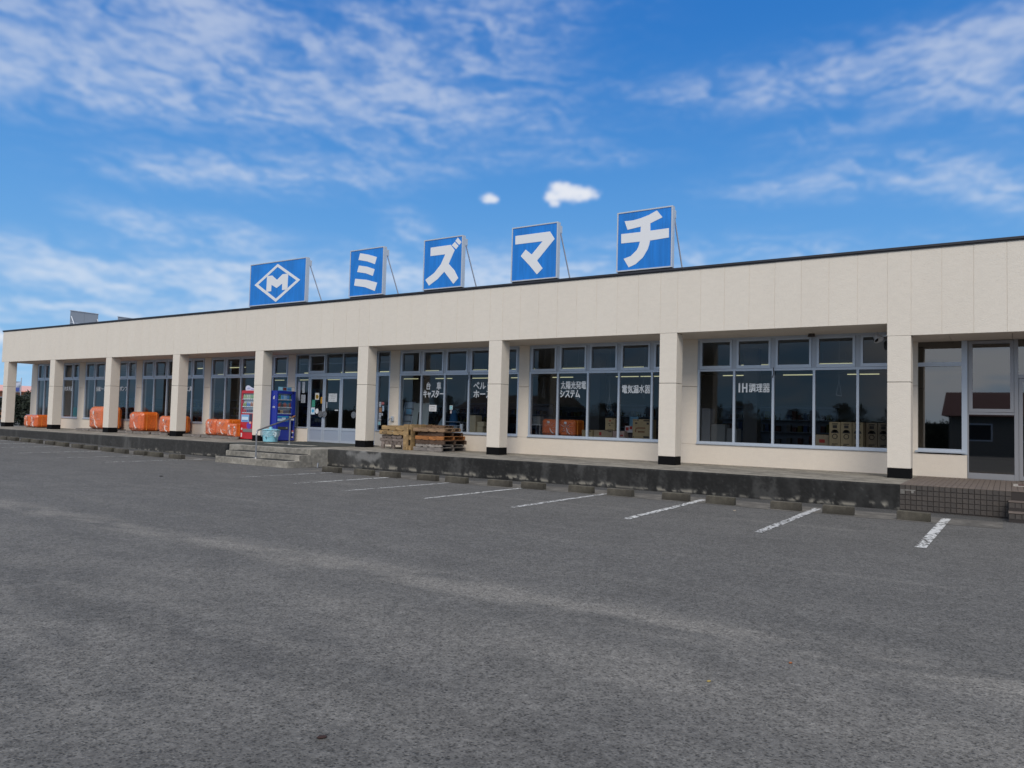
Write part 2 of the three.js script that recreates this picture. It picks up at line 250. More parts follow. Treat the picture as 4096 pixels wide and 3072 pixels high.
// ------------------------------------------------------------------ raised platform
const PT = .476, PZ = 1.889;
const plat = group('raised_walkway'); plat.userData = { kind: 'structure', label: 'raised concrete walkway along the shop front' };
mesh('concrete_slab', [bx(-41.2, .8, PT - .3, PT, -1.72, PZ - .02), bx(.8, 9, PT - .3, PT - .012, -1.72, PZ - .02)], M.concrete, plat);
{ // stained front: black growth over old concrete, pale where the render has come off low down
  const x0 = -41.2, x1 = .8, nx = 1680, ny = 26, P = [], C = [], U = [], I = [];
  for (let j = 0; j <= ny; j++) for (let i = 0; i <= nx; i++) {
    const x = lerp(x0, x1, i / nx), y = lerp(-.12, PT - .003, j / ny), h = y / PT;
    P.push(x, y, PZ + (fbm(x * 6, y * 6, 3) - .5) * .012 - (j === ny ? .018 : 0)); U.push(x, y);
    const streak = fbm(x * 3.4, y * .9 + 5, 4), big = fbm(x * .35 + 9, y * .8, 3), fine = fbm(x * 22, y * 22, 3), low = fbm(x * 1.3 + 60, 3, 3);
    let dirt = clamp(.26 * sm(-8, -14, x) * -1 + sm(.2, .5, streak * .6 + big * .4 + (fine - .5) * .3) * .6 + .44);
    const edge = .06 + .2 * sm(.4, .7, low) * (.6 + .8 * fbm(x * 7, 2, 3)), flake = sm(.42, .6, fbm(x * 9 + 3, y * 9, 4)) * sm(edge + .12, edge * .4, h) * sm(-.02, .1, h);
    const patch = sm(1, .55, Math.hypot((x + 12.75) / .75, (h - .72) / .42) + (fbm(x * 5, y * 5, 4) - .5) * 1.4) * .95;
    dirt = clamp(dirt * (1 - .95 * flake) * (1 - patch) + .25 * sm(.04, .0, h));
    const spec = fine > .8 ? .05 : 0, base = .115 + (fine - .5) * .06 + .09 * patch, dk = .014 + (fine - .5) * .022 + spec * .5 + .02 * sm(.5, .8, streak);
    const v = lerp(base, dk, dirt), w = flake * .9;
    C.push(lerp(v, .34, w * (1 - dirt)), lerp(v * .985, .31, w * (1 - dirt)), lerp(v * .95, .25, w * (1 - dirt)));
  }
  for (let j = 0; j < ny; j++) for (let i = 0; i < nx; i++) { const a = j * (nx + 1) + i, b = a + nx + 1; I.push(a, a + 1, b, a + 1, b + 1, b); }
  const g = new THREE.BufferGeometry(); g.setAttribute('position', new THREE.Float32BufferAttribute(P, 3)); g.setAttribute('color', new THREE.Float32BufferAttribute(C, 3)); g.setAttribute('uv', new THREE.Float32BufferAttribute(U, 2)); g.setIndex(I); g.computeVertexNormals();
  mesh('stained_front_wall', g, std({ vertexColors: true, roughness: .96 }), plat);
  mesh('left_end_wall', bx(-41.23, -41.2, -.1, PT - .01, -1.7, PZ - .03), M.stepC, plat);
}
{ // brown tiles at the right-hand entrance: front face, two steps, and the first rows of the top
  const grout = std({ color: lin(.045, .038, .035), roughness: .95 }), tm = [[.125, .108, .1], [.138, .118, .108], [.112, .098, .092], [.13, .113, .106]].map(c => std({ color: lin(...c), roughness: .62, map: concTex })), top = [[.26, .212, .187], [.275, .223, .197], [.245, .2, .18]].map(c => std({ color: lin(...c), roughness: .7, map: concTex }));
  const face = group('tiled_face', plat), p = .0905, gp = .012;
  mesh('grout_bed', [bx(.8, 9, -.06, PT - .012, PZ - .02, PZ - .004), bx(.802, 2.5, PT - .012, PT - .004, -1.5, PZ - .004)], grout, face);
  const tg = rb(0, p - gp, 0, p - gp, 0, .012, .003), steps = [[2.48, .318, .3], [2.48, .159, .6]];
  for (let r = 0; r < 5; r++) for (let c = 0; c < 19; c++) { const m = mesh('tile', tg, r === 3 && c < 2 && 0 ? M.white : tm[(rnd() * 4) | 0], face); m.position.set(.806 + c * p, PT - p * (r + 1) + .002, PZ - .006 + (rnd() - .5) * .003); }
  const tt = rb(0, p - gp * .5, 0, .012, 0, .19, .003), rest = [];
  for (let r = 0; r < 17; r++) for (let c = 0; c < 24; c++) { const x = .806 + c * p, z = PZ - .19 * (r + 1) - .004 * r; if (r < 7) { const m = mesh('top_tile', tt, top[(rnd() * 3) | 0], face); m.position.set(x, PT - .008, z); } else rest.push(tt.clone().translate(x, PT - .008, z)); }
  const rs = mesh('top_tiling', rest, top[0], face); rs.userData.kind = 'stuff';
  mesh('tiled_floor', bx(3, 9, PT - .012, PT, -1.5, PZ - .004), top[1], face);
  const sf = group('tiled_steps', plat);
  for (const [x, y, d] of steps) {
    mesh('step_core', bx(x, 6, -.06, y - .012, PZ, PZ + d - .008), grout, sf); mesh('step_nosing', rb(x - .006, 6, y - .014, y + .002, PZ + .002, PZ + d, .005), top[1], sf);
    for (let c = 0; c < 12; c++) for (let r = 0; r < 1; r++) { const m = mesh('tile', tg, tm[(rnd() * 4) | 0], sf); m.position.set(x + .004 + c * p, y - .012 - p, PZ + d - .014); }
    for (let c = 0; c < (d / p | 0); c++) { const m = mesh('tile', tg, tm[(rnd() * 4) | 0], sf); m.rotation.y = -Math.PI / 2; m.position.set(x + .004, y - .012 - p, PZ + .01 + c * p); }
  }
  // white smear of old mortar over three tiles
  mesh('mortar_smear', [rb(.81, .882, PT - .17, PT - .085, PZ + .002, PZ + .009, .002), rb(.888, 1.06, PT - .108, PT - .088, PZ + .001, PZ + .008, .002), rb(.985, 1.03, PT - .15, PT - .1, PZ + .001, PZ + .0085, .002)], std({ color: lin(.4, .39, .38), roughness: .95, map: concTex }), face);
}
// ------------------------------------------------------------------ concrete steps to the entrance
{
  const t = thing('concrete_steps', 'three grey concrete steps with dark tread mats leading up to the glass doors', 'steps');
  const X0 = -17.45, X1 = -14.23, z = [PZ - .015, 2.56, 2.97, 3.4], mats = std({ color: lin(.022, .023, .023), roughness: .98, map: concTex });
  mesh('top_step', rb(X0 - .5, X1 - .02, -.06, PT + .003, z[0] - .2, z[1], .018, 2), M.stepC, t);
  mesh('middle_step', rb(X0 - .1, X1 - .004, -.06, .318, z[1] - .05, z[2], .018, 2), M.stepC, t);
  mesh('bottom_step', rb(X0, X1 + .012, -.06, .159, z[2] - .05, z[3], .018, 2), M.stepC, t);
  for (const [a, b, y, z0, z1] of [[X0 + .02, -16, .318, 2.575, 2.945], [-15.93, -14.32, .318, 2.575, 2.94], [X0 + .1, -16, .159, 2.985, 3.37], [-15.6, -14.4, .159, 2.99, 3.36]]) mesh('tread_mat', rb(a, b, y - .004, y + .011, z0, z1, .003), mats, t);
  mesh('drain_pipe', bar([-13.98, .1, 2.5], [-13.98, -.03, 2.52], .03, 12), M.steel, t);
}
{ const m = mesh('door_mat', rb(-18.9, -15.3, PT + .004, PT + .014, -1.35, 2.3, .004), std({ color: lin(.085, .095, .088), roughness: .98, map: concTex }), scene); m.userData = { label: 'large dark green grey rubber mat in front of the glass doors', category: 'mat' };
  [['paler strip of worn tape beside the upper handrail post, on its left', -18, -17.02], ['paler strip of worn tape beside the upper handrail post, on its right', -16.85, -15.7]].forEach(([l, a, b]) => { const s = mesh('floor_tape', rb(a, b, PT + .014, PT + .022, .98, 1.22, .002), std({ color: lin(.68, .66, .6), roughness: .9, map: concTex }), scene); s.userData = { label: l, category: 'tape', group: 'tape strips on the mat' }; }); }
{ // handrail
  const t = thing('handrail', 'bent grey steel handrail standing on the entrance steps', 'handrail');
  mesh('rail_tube', tube([[-15.86, .15, 3.17], [-15.87, .6, 3.17], [-15.87, .89, 3.17], [-15.9, .96, 3.12], [-16.0, 1.0, 2.92], [-16.45, 1.16, 2.02], [-16.93, 1.325, 1.06], [-17.03, 1.36, .86]], .024, 60, 10), M.steel, t);
  mesh('post', bar([-16.93, PT, 1.06], [-16.93, 1.32, 1.06], .024, 10), M.steel, t);
  mesh('foot_plate', new THREE.CylinderGeometry(.07, .075, .02, 20).translate(-16.93, PT + .024, 1.06), M.steel, t);
  mesh('foot_plate', new THREE.CylinderGeometry(.06, .065, .014, 20).translate(-15.86, .17, 3.17), M.steel, t);
  mesh('end_grip', bar([-17.0, 1.35, .93], [-17.1, 1.4, .74], .035, 12), std({ color: lin(.25, .1, .03), roughness: .7 }), t);
}
// ------------------------------------------------------------------ the store building
const store = thing('store_building', 'long cream single storey store with a deep fascia on square pillars and tinted window bands', 'building');
const YT = 3.708, YR = 5.306, PX = [-39.679, -35.027, -30.183, -25.246, -20.189, -15.059, -9.896, -4.726, .354], PW = .444, PD = .411;
const sub = name => group(name, store);
{ // pillars
  for (const x of PX) {
    const p = sub('pillar'), top = x > 0 ? 3.443 : YT;
    mesh('upper_block', rb(x, x + PW, 2.475, top - .004, -PD, 0, .012), creams[(rnd() * 3) | 0], p);
    mesh('lower_block', rb(x, x + PW, .683, 2.466, -PD, 0, .012), creams[(rnd() * 3) | 0], p);
    mesh('joint_core', bx(x + .012, x + PW - .012, .66, top + .01, -PD + .012, -.012), M.dark, p);
    mesh('base_block', rb(x + .005, x + PW - .005, PT - .01, .68, -PD + .005, -.005, .006), M.black, p);
  }
}
{ // fascia of upright panels with open joints, over a backing wall
  const f = sub('fascia'), e = [-39.96], seal = std({ color: lin(.72, .655, .57), roughness: .9 });
  for (let i = 0; i < PX.length; i++) { const a = PX[i], b = a + PW; e.push(a, b); if (i < 8) for (let k = 1; k < 8; k++) e.push(lerp(b, PX[i + 1], k / 8)); }
  for (let x = PX[8] + PW + .556; x < 9.2; x += .556) e.push(x);
  for (let i = 0; i < e.length - 1; i++) {
    const lo = e[i] >= PX[8] - .01 ? 3.443 : YT;
    mesh('fascia_panel', rb(e[i] + .003, e[i + 1] - .003, lo, 5.238, -.12, (rnd() - .5) * .003, .004), creams[(rnd() * 3) | 0], f);
  }
  for (let i = 1; i < e.length - 1; i++) mesh('joint_sealant', bx(e[i] - .0035, e[i] + .0035, (e[i] >= PX[8] - .01 ? 3.443 : YT) + .002, 5.236, -.1, -.007), seal, f);
  mesh('backing_wall', [bx(-39.94, .36, YT + .006, 5.2, -.3, -.118), bx(.36, 9.1, 3.449, 5.2, -.3, -.118)], M.soffit, f);
  for (let z = -.125; z > -16; z -= .58) mesh('fascia_panel', rb(-39.96, -39.84, YT, 5.238, z - .575, z, .005), creams[(rnd() * 3) | 0], f);
  const c = sub('roof_coping');
  mesh('cap', rb(-40, 9.2, 5.25, YR, -.36, .035, .008), M.coping, c); mesh('drip_edge', rb(-39.99, 9.2, 5.228, 5.244, -.3, .022, .004), M.coping, c);
  mesh('cap', rb(-40, -39.7, 5.25, YR - .002, -16.4, -.362, .008), M.coping, c);
  mesh('roof', [bx(-39.8, 9.2, 5.0, 5.12, -16.3, -.3)], std({ color: lin(.3, .3, .31), roughness: .9 }), store);
}
{ // soffit boards under the overhang
  const s = sub('soffit');
  for (let i = 0; i < 8; i++) for (let k = 0; k < 3; k++) mesh('soffit_panel', rb(lerp(PX[i], PX[i + 1], k / 3) + .003, lerp(PX[i], PX[i + 1], (k + 1) / 3) - .003, YT + .001, YT + .03, -1.56, -.124, .003), M.soffit, s);
  for (let x = PX[8] + .003; x < 9; x += 1.1) mesh('soffit_panel', rb(x, x + 1.094, 3.452, 3.48, -1.56, -.305, .003), M.soffit, s);
  mesh('soffit_panel', rb(-39.95, PX[0] - .003, YT + .001, YT + .03, -1.56, -.124, .003), M.soffit, s);
  mesh('smoke_detector', new THREE.CylinderGeometry(.07, .09, .07, 18).translate(-1.43, YT - .035, -1.3), std({ color: lin(.06, .05, .045), roughness: .7 }), s);
}
// pilasters and the wall under the windows
const PIL = [[-40.1, -39.5], [-35.32, -34.79], [-30.37, -29.915], [-25.34, -24.917], [-20.176, -19.783], [-15.02, -14.609], [-9.823, -9.465], [-4.72, -4.29], [.4, .79]];
{
  const w = sub('front_wall');
  for (const [a, b] of PIL) { const lo = a < 0 ? .972 : .972; mesh('pilaster', rb(a, b, lo, 2.466, -1.74, -1.5, .006), M.wall, w); mesh('pilaster', rb(a, b, 2.474, a < 0 ? YT - .002 : 3.45, -1.74, -1.5, .006), M.wall, w); }
  const sp = [[-40.1, -30], [-29.995, -19.005], [-15.64, -5], [-4.995, 1.73]];
  for (const [a, b] of sp) mesh('spandrel', rb(a, b, PT - .01, .968, -1.74, -1.494, .004), M.wall, w);
  mesh('header_beam', bx(-40.1, 9, YT + .032, 5, -1.74, -1.54), M.inWall, w);
  mesh('header_beam', bx(.8, 9, 3.482, YT + .03, -1.74, -1.54), M.inWall, w);
}
// lettering: each character as brush strokes on a ten by ten grid
const GL = {
  dai: [[5, .3, 1.8, 3.8, 8.2, 3.3], [6.5, 2, 9, 4.6], [2.2, 5.5, 7.8, 5.5, 7.8, 9.6, 2.2, 9.6, 2.2, 5.5]], sha: [[1.5, 1.3, 8.5, 1.3], [2.2, 2.8, 7.8, 2.8, 7.8, 6.6, 2.2, 6.6, 2.2, 2.8], [2.2, 4.7, 7.8, 4.7], [.8, 8.2, 9.2, 8.2], [5, 0, 5, 10]],
  ki: [[1, 3.2, 9, 2.6], [.6, 6.2, 9.4, 5.5], [4.2, .3, 5.8, 9.8]], ya: [[1.2, 5.4, 8.5, 4.2, 7, 6.6], [3, 3, 5, 9.8]], su: [[1.5, 1.5, 8, 1.5, 5.5, 5.5, 1, 9.5], [5.5, 5.5, 9.2, 9.4]], ta: [[4, .5, 2.8, 3, .8, 5.5], [3.5, 2, 8.5, 2, 6.5, 6.5, 2.2, 9.8], [3.4, 4.4, 6.8, 6.8]], bo: [[.8, 5, 9.2, 5]],
  be: [[.5, 6, 3.5, 2.8, 9.3, 8.5], [6.3, 1, 7.5, 2.6], [8, .3, 9.2, 1.9]], ru: [[3, 1, 3, 5, .8, 9.3], [6, .8, 6, 9, 9.4, 5.8]], to: [[3.2, .3, 3.2, 9.8], [3.2, 4, 8.5, 6.4]], ho: [[.8, 2.8, 9.2, 2.8], [5, .3, 5, 9.6], [2.6, 5, 1, 8.4], [7.4, 5, 9, 8.4]],
  tai: [[.8, 3, 9.2, 3], [5, .2, 4.7, 4.5, 1, 9.7], [5, 4, 9.2, 9.7], [4, 7.6, 5.2, 9.2]], you: [[.8, .8, .8, 9.8], [.8, .8, 3, .8, 2.2, 3.6, 3.2, 5.6, 2, 7, .8, 6.6], [4.6, .6, 8.6, .6, 8.6, 3.8, 4.6, 3.8, 4.6, .6], [4.6, 2.2, 8.6, 2.2], [3.8, 5, 9.6, 5], [5.2, 5, 3.6, 8], [4.8, 6.4, 9.2, 6.4, 8.6, 9.8], [6.4, 6.6, 4.6, 9.6], [8, 6.6, 6.4, 9.8]],
  kou: [[5, .2, 5, 4.6], [1.8, 1.2, 3, 3.8], [8.2, 1.2, 7, 3.8], [.6, 4.7, 9.4, 4.7], [3.8, 4.7, 3.2, 7.8, .8, 9.6], [6.2, 4.7, 6.2, 9.2, 9.3, 9.2, 9.3, 7.8]], hatsu: [[1, 1, 4, 1, .6, 4.6], [1.4, 2.4, 2.8, 3.8], [5.8, .6, 9.4, 4.6], [8.6, .8, 6.8, 2], [9.4, 2, 7.8, 3.2], [2.4, 4.2, 7.6, 4.2], [1, 6.4, 9, 6.4], [3.8, 4.2, 3.4, 7.6, .8, 9.8], [6.3, 4.2, 6.3, 9.4, 9.3, 9.4, 9.3, 8]],
  den: [[1.6, .6, 8.4, .6], [.8, 3.4, .8, 2, 9.2, 2, 9.2, 3.4], [5, .6, 5, 4.6], [2.2, 3, 4, 3], [2.2, 4.2, 4, 4.2], [6, 3, 7.8, 3], [6, 4.2, 7.8, 4.2], [1.6, 5.4, 8.2, 5.4, 8.2, 8.4, 1.6, 8.4, 1.6, 5.4], [1.6, 6.9, 8.2, 6.9], [4.9, 5.4, 4.9, 9.6, 9.3, 9.6, 9.3, 8.6]],
  shi: [[1.5, 1, 3.8, 2.4], [.8, 4, 3, 5.4], [1.2, 9.2, 5, 7.8, 9, 2.6]], te: [[2, 1.2, 8, 1.2], [.8, 4, 9.2, 4], [5.2, 4, 4.8, 7, 2.4, 9.7]], mu: [[4.6, .6, 1.6, 8.6, 8.6, 8], [6.6, 5.4, 9, 9.6]],
  kiAir: [[2.8, .2, .8, 3.6], [2.2, 1.6, 9.2, 1.6], [2.4, 3.2, 8.2, 3.2], [1.2, 4.8, 7.6, 4.8, 7.8, 8.4, 9.6, 9.6, 9.6, 8], [5.8, 5.8, 1, 9.8], [1.8, 6.4, 6, 9.4]], on: [[1, 1, 2.4, 2.2], [.4, 3.8, 2, 5], [.6, 9.6, 2.4, 6.4], [3.6, .8, 8.8, .8, 8.8, 4.8, 3.6, 4.8, 3.6, .8], [3.6, 2.8, 8.8, 2.8], [3.2, 6, 9.2, 6, 9.2, 9.4], [3.2, 6, 3.2, 9.4], [5.2, 6, 5.2, 9.4], [7.2, 6, 7.2, 9.4], [2.4, 9.5, 9.8, 9.5]],
  sui: [[5, .2, 5, 9, 3.8, 9.4], [.8, 3, 3.8, 3, .8, 8.6], [8.8, 1.8, 5.4, 4.6], [5.4, 4, 9.4, 8.8]], ki4: [[1.2, .6, 4, .6, 4, 3, 1.2, 3, 1.2, .6], [6, .6, 8.8, .6, 8.8, 3, 6, 3, 6, .6], [.6, 4.8, 9.4, 4.8], [5, 3.4, 4.6, 5, .8, 7.2], [5.4, 4.8, 9.2, 7.2], [1.2, 7, 4, 7, 4, 9.6, 1.2, 9.6, 1.2, 7], [6, 7, 8.8, 7, 8.8, 9.6, 6, 9.6, 6, 7]],
  chou: [[1.2, .6, 3.4, .6], [.4, 2.2, 4, 2.2], [1, 3.8, 3.6, 3.8], [1, 5.3, 3.6, 5.3], [1, 7, 3.6, 7, 3.6, 9.4, 1, 9.4, 1, 7], [5, .8, 5, 6, 4.4, 9.6], [5, .8, 9.4, .8, 9.4, 9.6], [6, 2.4, 8.4, 2.4], [5.8, 4.2, 8.6, 4.2], [7.2, 1.4, 7.2, 4.2], [6.2, 5.8, 8.2, 5.8, 8.2, 8, 6.2, 8, 6.2, 5.8]], ri: [[.6, 1.2, 3.8, 1.2], [.6, 4.6, 3.6, 4.6], [2.2, 1.2, 2.2, 8], [.4, 8.6, 4, 7.4], [4.8, .8, 9, .8, 9, 5.2, 4.8, 5.2, 4.8, .8], [4.8, 3, 9, 3], [6.9, .8, 6.9, 9.4], [4.6, 7.2, 9.2, 7.2], [4.2, 9.4, 9.6, 9.4]],
  I: [[5, .2, 5, 9.8]], H: [[1.6, .2, 1.6, 9.8], [8.4, .2, 8.4, 9.8], [1.6, 5, 8.4, 5]], kuw: [[1, 1.5, 9, 1.5], [5, 1.5, 5, 8.6], [.5, 8.6, 9.5, 8.6]], gu: [[2.4, .6, 7.6, .6, 7.6, 6, 2.4, 6, 2.4, .6], [2.4, 2.4, 7.6, 2.4], [2.4, 4.2, 7.6, 4.2], [.6, 7.6, 9.4, 7.6], [3.4, 7.8, 1, 9.8], [6.6, 7.8, 9, 9.8]],
  kaku: [[4, .3, 1, 4], [3.4, 1.6, 7.6, 1.6, 1, 5.6], [3, 2.6, 9.4, 5.6], [2.6, 6.2, 7.6, 6.2, 7.6, 9.6, 2.6, 9.6, 2.6, 6.2]], shu: [[3.6, .6, .8, 1.4], [.4, 3.4, 4, 3.4], [2.2, 1, 2.2, 9.8], [2.2, 4, .4, 7], [2.4, 4.4, 3.8, 6], [9, .6, 5, 1.2], [4.6, 2.6, 9.6, 2.6], [5, 3.8, 9.2, 3.8, 9.2, 6.6, 5, 6.6, 5, 3.8], [5, 5.2, 9.2, 5.2], [7.1, 1, 7.1, 9.4], [4.8, 8, 9.4, 8], [4.4, 9.5, 9.8, 9.5]],
  po: [[.8, 2.8, 8, 2.8], [4.4, .3, 4.4, 9.6], [2.2, 5, .8, 8.4], [6.6, 5, 8, 8.4], [8.6, .6, 9.6, .6, 9.6, 1.6, 8.6, 1.6, 8.6, .6]], n: [[1.2, 1.2, 3.8, 2.8], [1.2, 9, 5, 7.6, 9, 2.6]], pu: [[1, 1.9, 7.6, 1.9, 6.2, 6, 2.5, 9.6], [8.6, .4, 9.7, .4, 9.7, 1.5, 8.6, 1.5, 8.6, .4]],
  bou: [[.8, .8, .8, 9.8], [.8, .8, 3, .8, 2.2, 3.6, 3.2, 5.6, 2, 7, .8, 6.6], [6.6, .4, 6.6, 2.6], [4, 2.6, 9.6, 2.6], [6, 2.6, 5.6, 6, 3.8, 9.6], [5.8, 5, 9, 5, 8.4, 9.4, 7, 9.2]], sai: [[3, .3, 1.4, 2.4, 3, 4.4], [5.6, .3, 4, 2.4, 5.6, 4.4], [8.4, .3, 6.8, 2.4, 8.4, 4.4], [5, 4.6, 4.6, 7, 1, 9.8], [2.4, 5.8, 3.2, 7.2], [7.8, 5.6, 6.8, 7], [5, 6.6, 9.2, 9.8]], you2: [[2, .8, 2, 6, .8, 9.6], [2, .8, 8.6, .8, 8.6, 9.6], [2, 3.4, 8.6, 3.4], [2, 6, 8.6, 6], [5.3, .8, 5.3, 9.6]], hin: [[2.8, .6, 7.2, .6, 7.2, 4, 2.8, 4, 2.8, .6], [.8, 5.8, 4.4, 5.8, 4.4, 9.6, .8, 9.6, .8, 5.8], [5.6, 5.8, 9.2, 5.8, 9.2, 9.6, 5.6, 9.6, 5.6, 5.8]] };
function writing(list, x0, x1, y0, y1, z, w, parent, mat = M.letter) {
  const cw = (x1 - x0) / list.length, P = []; let k = 0;
  list.forEach((c, i) => {
    if (!GL[c]) return;
    const X = v => x0 + cw * (i + .04 + v / 10 * .92), Y = v => y1 - (y1 - y0) * v / 10;
    for (const s of GL[c]) for (let q = 0; q < s.length - 2; q += 2) {
      let ax = X(s[q]), ay = Y(s[q + 1]), bx2 = X(s[q + 2]), by = Y(s[q + 3]); const L = Math.hypot(bx2 - ax, by - ay) || 1, ux = (bx2 - ax) / L, uy = (by - ay) / L, h = w / 2;
      ax -= ux * h * .8; ay -= uy * h * .8; bx2 += ux * h * .8; by += uy * h * .8;
      const zz = z + (k++ % 12) * .00012, nx = -uy * h, ny = ux * h;
      P.push(ax - nx, ay - ny, zz, bx2 - nx, by - ny, zz, bx2 + nx, by + ny, zz, ax - nx, ay - ny, zz, bx2 + nx, by + ny, zz, ax + nx, ay + ny, zz);
    }
  });
  const g = new THREE.BufferGeometry(); g.setAttribute('position', new THREE.Float32BufferAttribute(P, 3)); g.computeVertexNormals();
  return mesh('lettering', g, mat, parent);
}
const GZ = -1.565, LZ = GZ + .006;       // glass plane
function pane(parent, x0, x1, y0, y1, mat = M.glass, z = GZ) { const m = mesh('pane', new THREE.PlaneGeometry(x1 - x0, y1 - y0).translate((x0 + x1) / 2, (y0 + y1) / 2, z), mat, parent); return m; }
function sash(parent, x0, x1, y0, y1, w, z0, z1, mat, wb = w) {
  const g = [bx(x0, x0 + w, y0, y1, z0, z1), bx(x1 - w, x1, y0, y1, z0, z1), bx(x0 + w, x1 - w, y0, y0 + wb, z0, z1), bx(x0 + w, x1 - w, y1 - w, y1, z0, z1)];
  return mesh('sash_frame', g, mat, parent);
}
function windowBand(xs, kinds) {
  const b = sub('window_band'), n = xs.length - 1, a0 = xs[0], a1 = xs[n];
  mesh('sill', rb(a0, a1, .974, 1.012, -1.62, -1.462, .005), M.alu, b);
  mesh('bottom_rail', bx(a0 + .002, a1 - .002, 1.012, 1.056, -1.6, -1.515), M.alu, b);
  mesh('transom', bx(a0 + .002, a1 - .002, 2.857, 2.912, -1.6, -1.512), M.alu, b);
  mesh('head', bx(a0 + .002, a1 - .002, 3.664, YT, -1.6, -1.516), M.alu, b);
  for (let i = 0; i <= n; i++) {
    const e = i === 0 || i === n, w = e ? .03 : .028, x = xs[i] + (i === 0 ? .03 : i === n ? -.03 : 0);
    mesh('mullion', bx(x - w, x + w, 1.056, 2.857, -1.6, -1.518), M.alu, b);
    mesh('mullion', bx(x - (e ? .03 : .055), x + (e ? .03 : .055), 2.912, 3.664, -1.6, -1.518), M.alud, b);
    if (i === n) break;
    const y = xs[i + 1] - (i + 1 === n ? .03 : 0), l = x + w + .0, r = y - (i + 1 === n ? .03 : .028);
    pane(b, l - .01, r + .01, 1.05, 2.862);
    const sl = x + (e ? .03 : .055) + .004, sr = y - (i + 1 === n ? .03 : .055) - .004;
    sash(b, sl, sr, 2.918, 3.66, .052, -1.585, -1.505, M.alu, .08);
    pane(b, sl + .045, sr - .045, 2.99, 3.615);
  }
  return b;
}
const bands = [
  [-39.5, -38.76, -37.8, -36.84, -35.95, -35.32], [-34.79, -33.9, -32.97, -32.03, -31.1, -30.37], [-29.915, -28.99, -28.02, -27.07, -26.19, -25.34], [-24.917, -23.97, -22.98, -22.02, -21.06, -20.176], null,
  [-14.609, -13.655, -12.68, -11.71, -10.74, -9.823], [-9.465, -8.484, -7.502, -6.537, -5.56, -4.72], [-4.29, -3.333, -2.37, -1.413, -.448, .4]];
const band = bands.map(b => b && windowBand(b));
writing(['bou', 'sai', 'you2', 'hin'], -36.8, -36, 2.34, 2.54, LZ, .024, band[0]);
writing(['kaku', 'shu', 'shi', 'bo', 'to'], -33.82, -32.98, 2.32, 2.53, LZ, .026, band[1]); writing(['po', 'n', 'pu'], -31.78, -31.13, 2.33, 2.53, LZ, .028, band[1]);
writing(['kuw', 'gu'], -26.66, -26.23, 2.32, 2.52, LZ, .028, band[2]);
writing(['dai', '', 'sha'], -13.49, -12.83, 2.4, 2.63, LZ, .031, band[5]); writing(['ki', 'ya', 'su', 'ta', 'bo'], -13.59, -12.735, 2.14, 2.37, LZ, .033, band[5]);
writing(['be', 'ru', 'to'], -11.55, -10.83, 2.4, 2.62, LZ, .033, band[5]); writing(['ho', 'bo', 'su'], -11.55, -10.83, 2.14, 2.37, LZ, .033, band[5]);
writing(['tai', 'you', 'kou', 'hatsu', 'den'], -8.405, -7.565, 2.41, 2.63, LZ, .024, band[6]); writing(['shi', 'su', 'te', 'mu'], -8.42, -7.755, 2.165, 2.375, LZ, .03, band[6]); writing(['den', 'kiAir', 'on', 'sui', 'ki4'], -6.46, -5.61, 2.295, 2.515, LZ, .024, band[6]);
writing(['I'], -3.275, -3.14, 2.33, 2.54, LZ, .04, band[7]); writing(['H'], -3.15, -2.995, 2.33, 2.54, LZ, .038, band[7]); writing(['chou', 'ri', 'ki4'], -2.975, -2.45, 2.325, 2.545, LZ, .021, band[7]);
// small papers and stickers on glass
const sheetMat = {}; const sm2 = (r, g, b) => sheetMat[[r, g, b]] ??= std({ color: lin(r, g, b), roughness: .85 });
function sheet(parent, x0, x1, y0, y1, c, lines = 0, z = GZ + .004, lc = M.ink) {
  mesh('notice_sheet', rb(x0, x1, y0, y1, z, z + .002, .0008), sm2(...c), parent);
  if (lines) { const g = [], r = mul(lines * 31 + Math.round(x0 * 100)); for (let i = 0; i < lines; i++) { const y = lerp(y1 - .03, y0 + .025, (i + .5) / lines), a = lerp(x0, x1, .12 + r() * .1), b = lerp(x0, x1, .7 + r() * .2); for (let x = a; x < b; x += .022) if (r() > .2) g.push(bx(x, x + .014, y - .007, y + .007, z + .0021, z + .0026)); } mesh('print', g, lc, parent); }
}
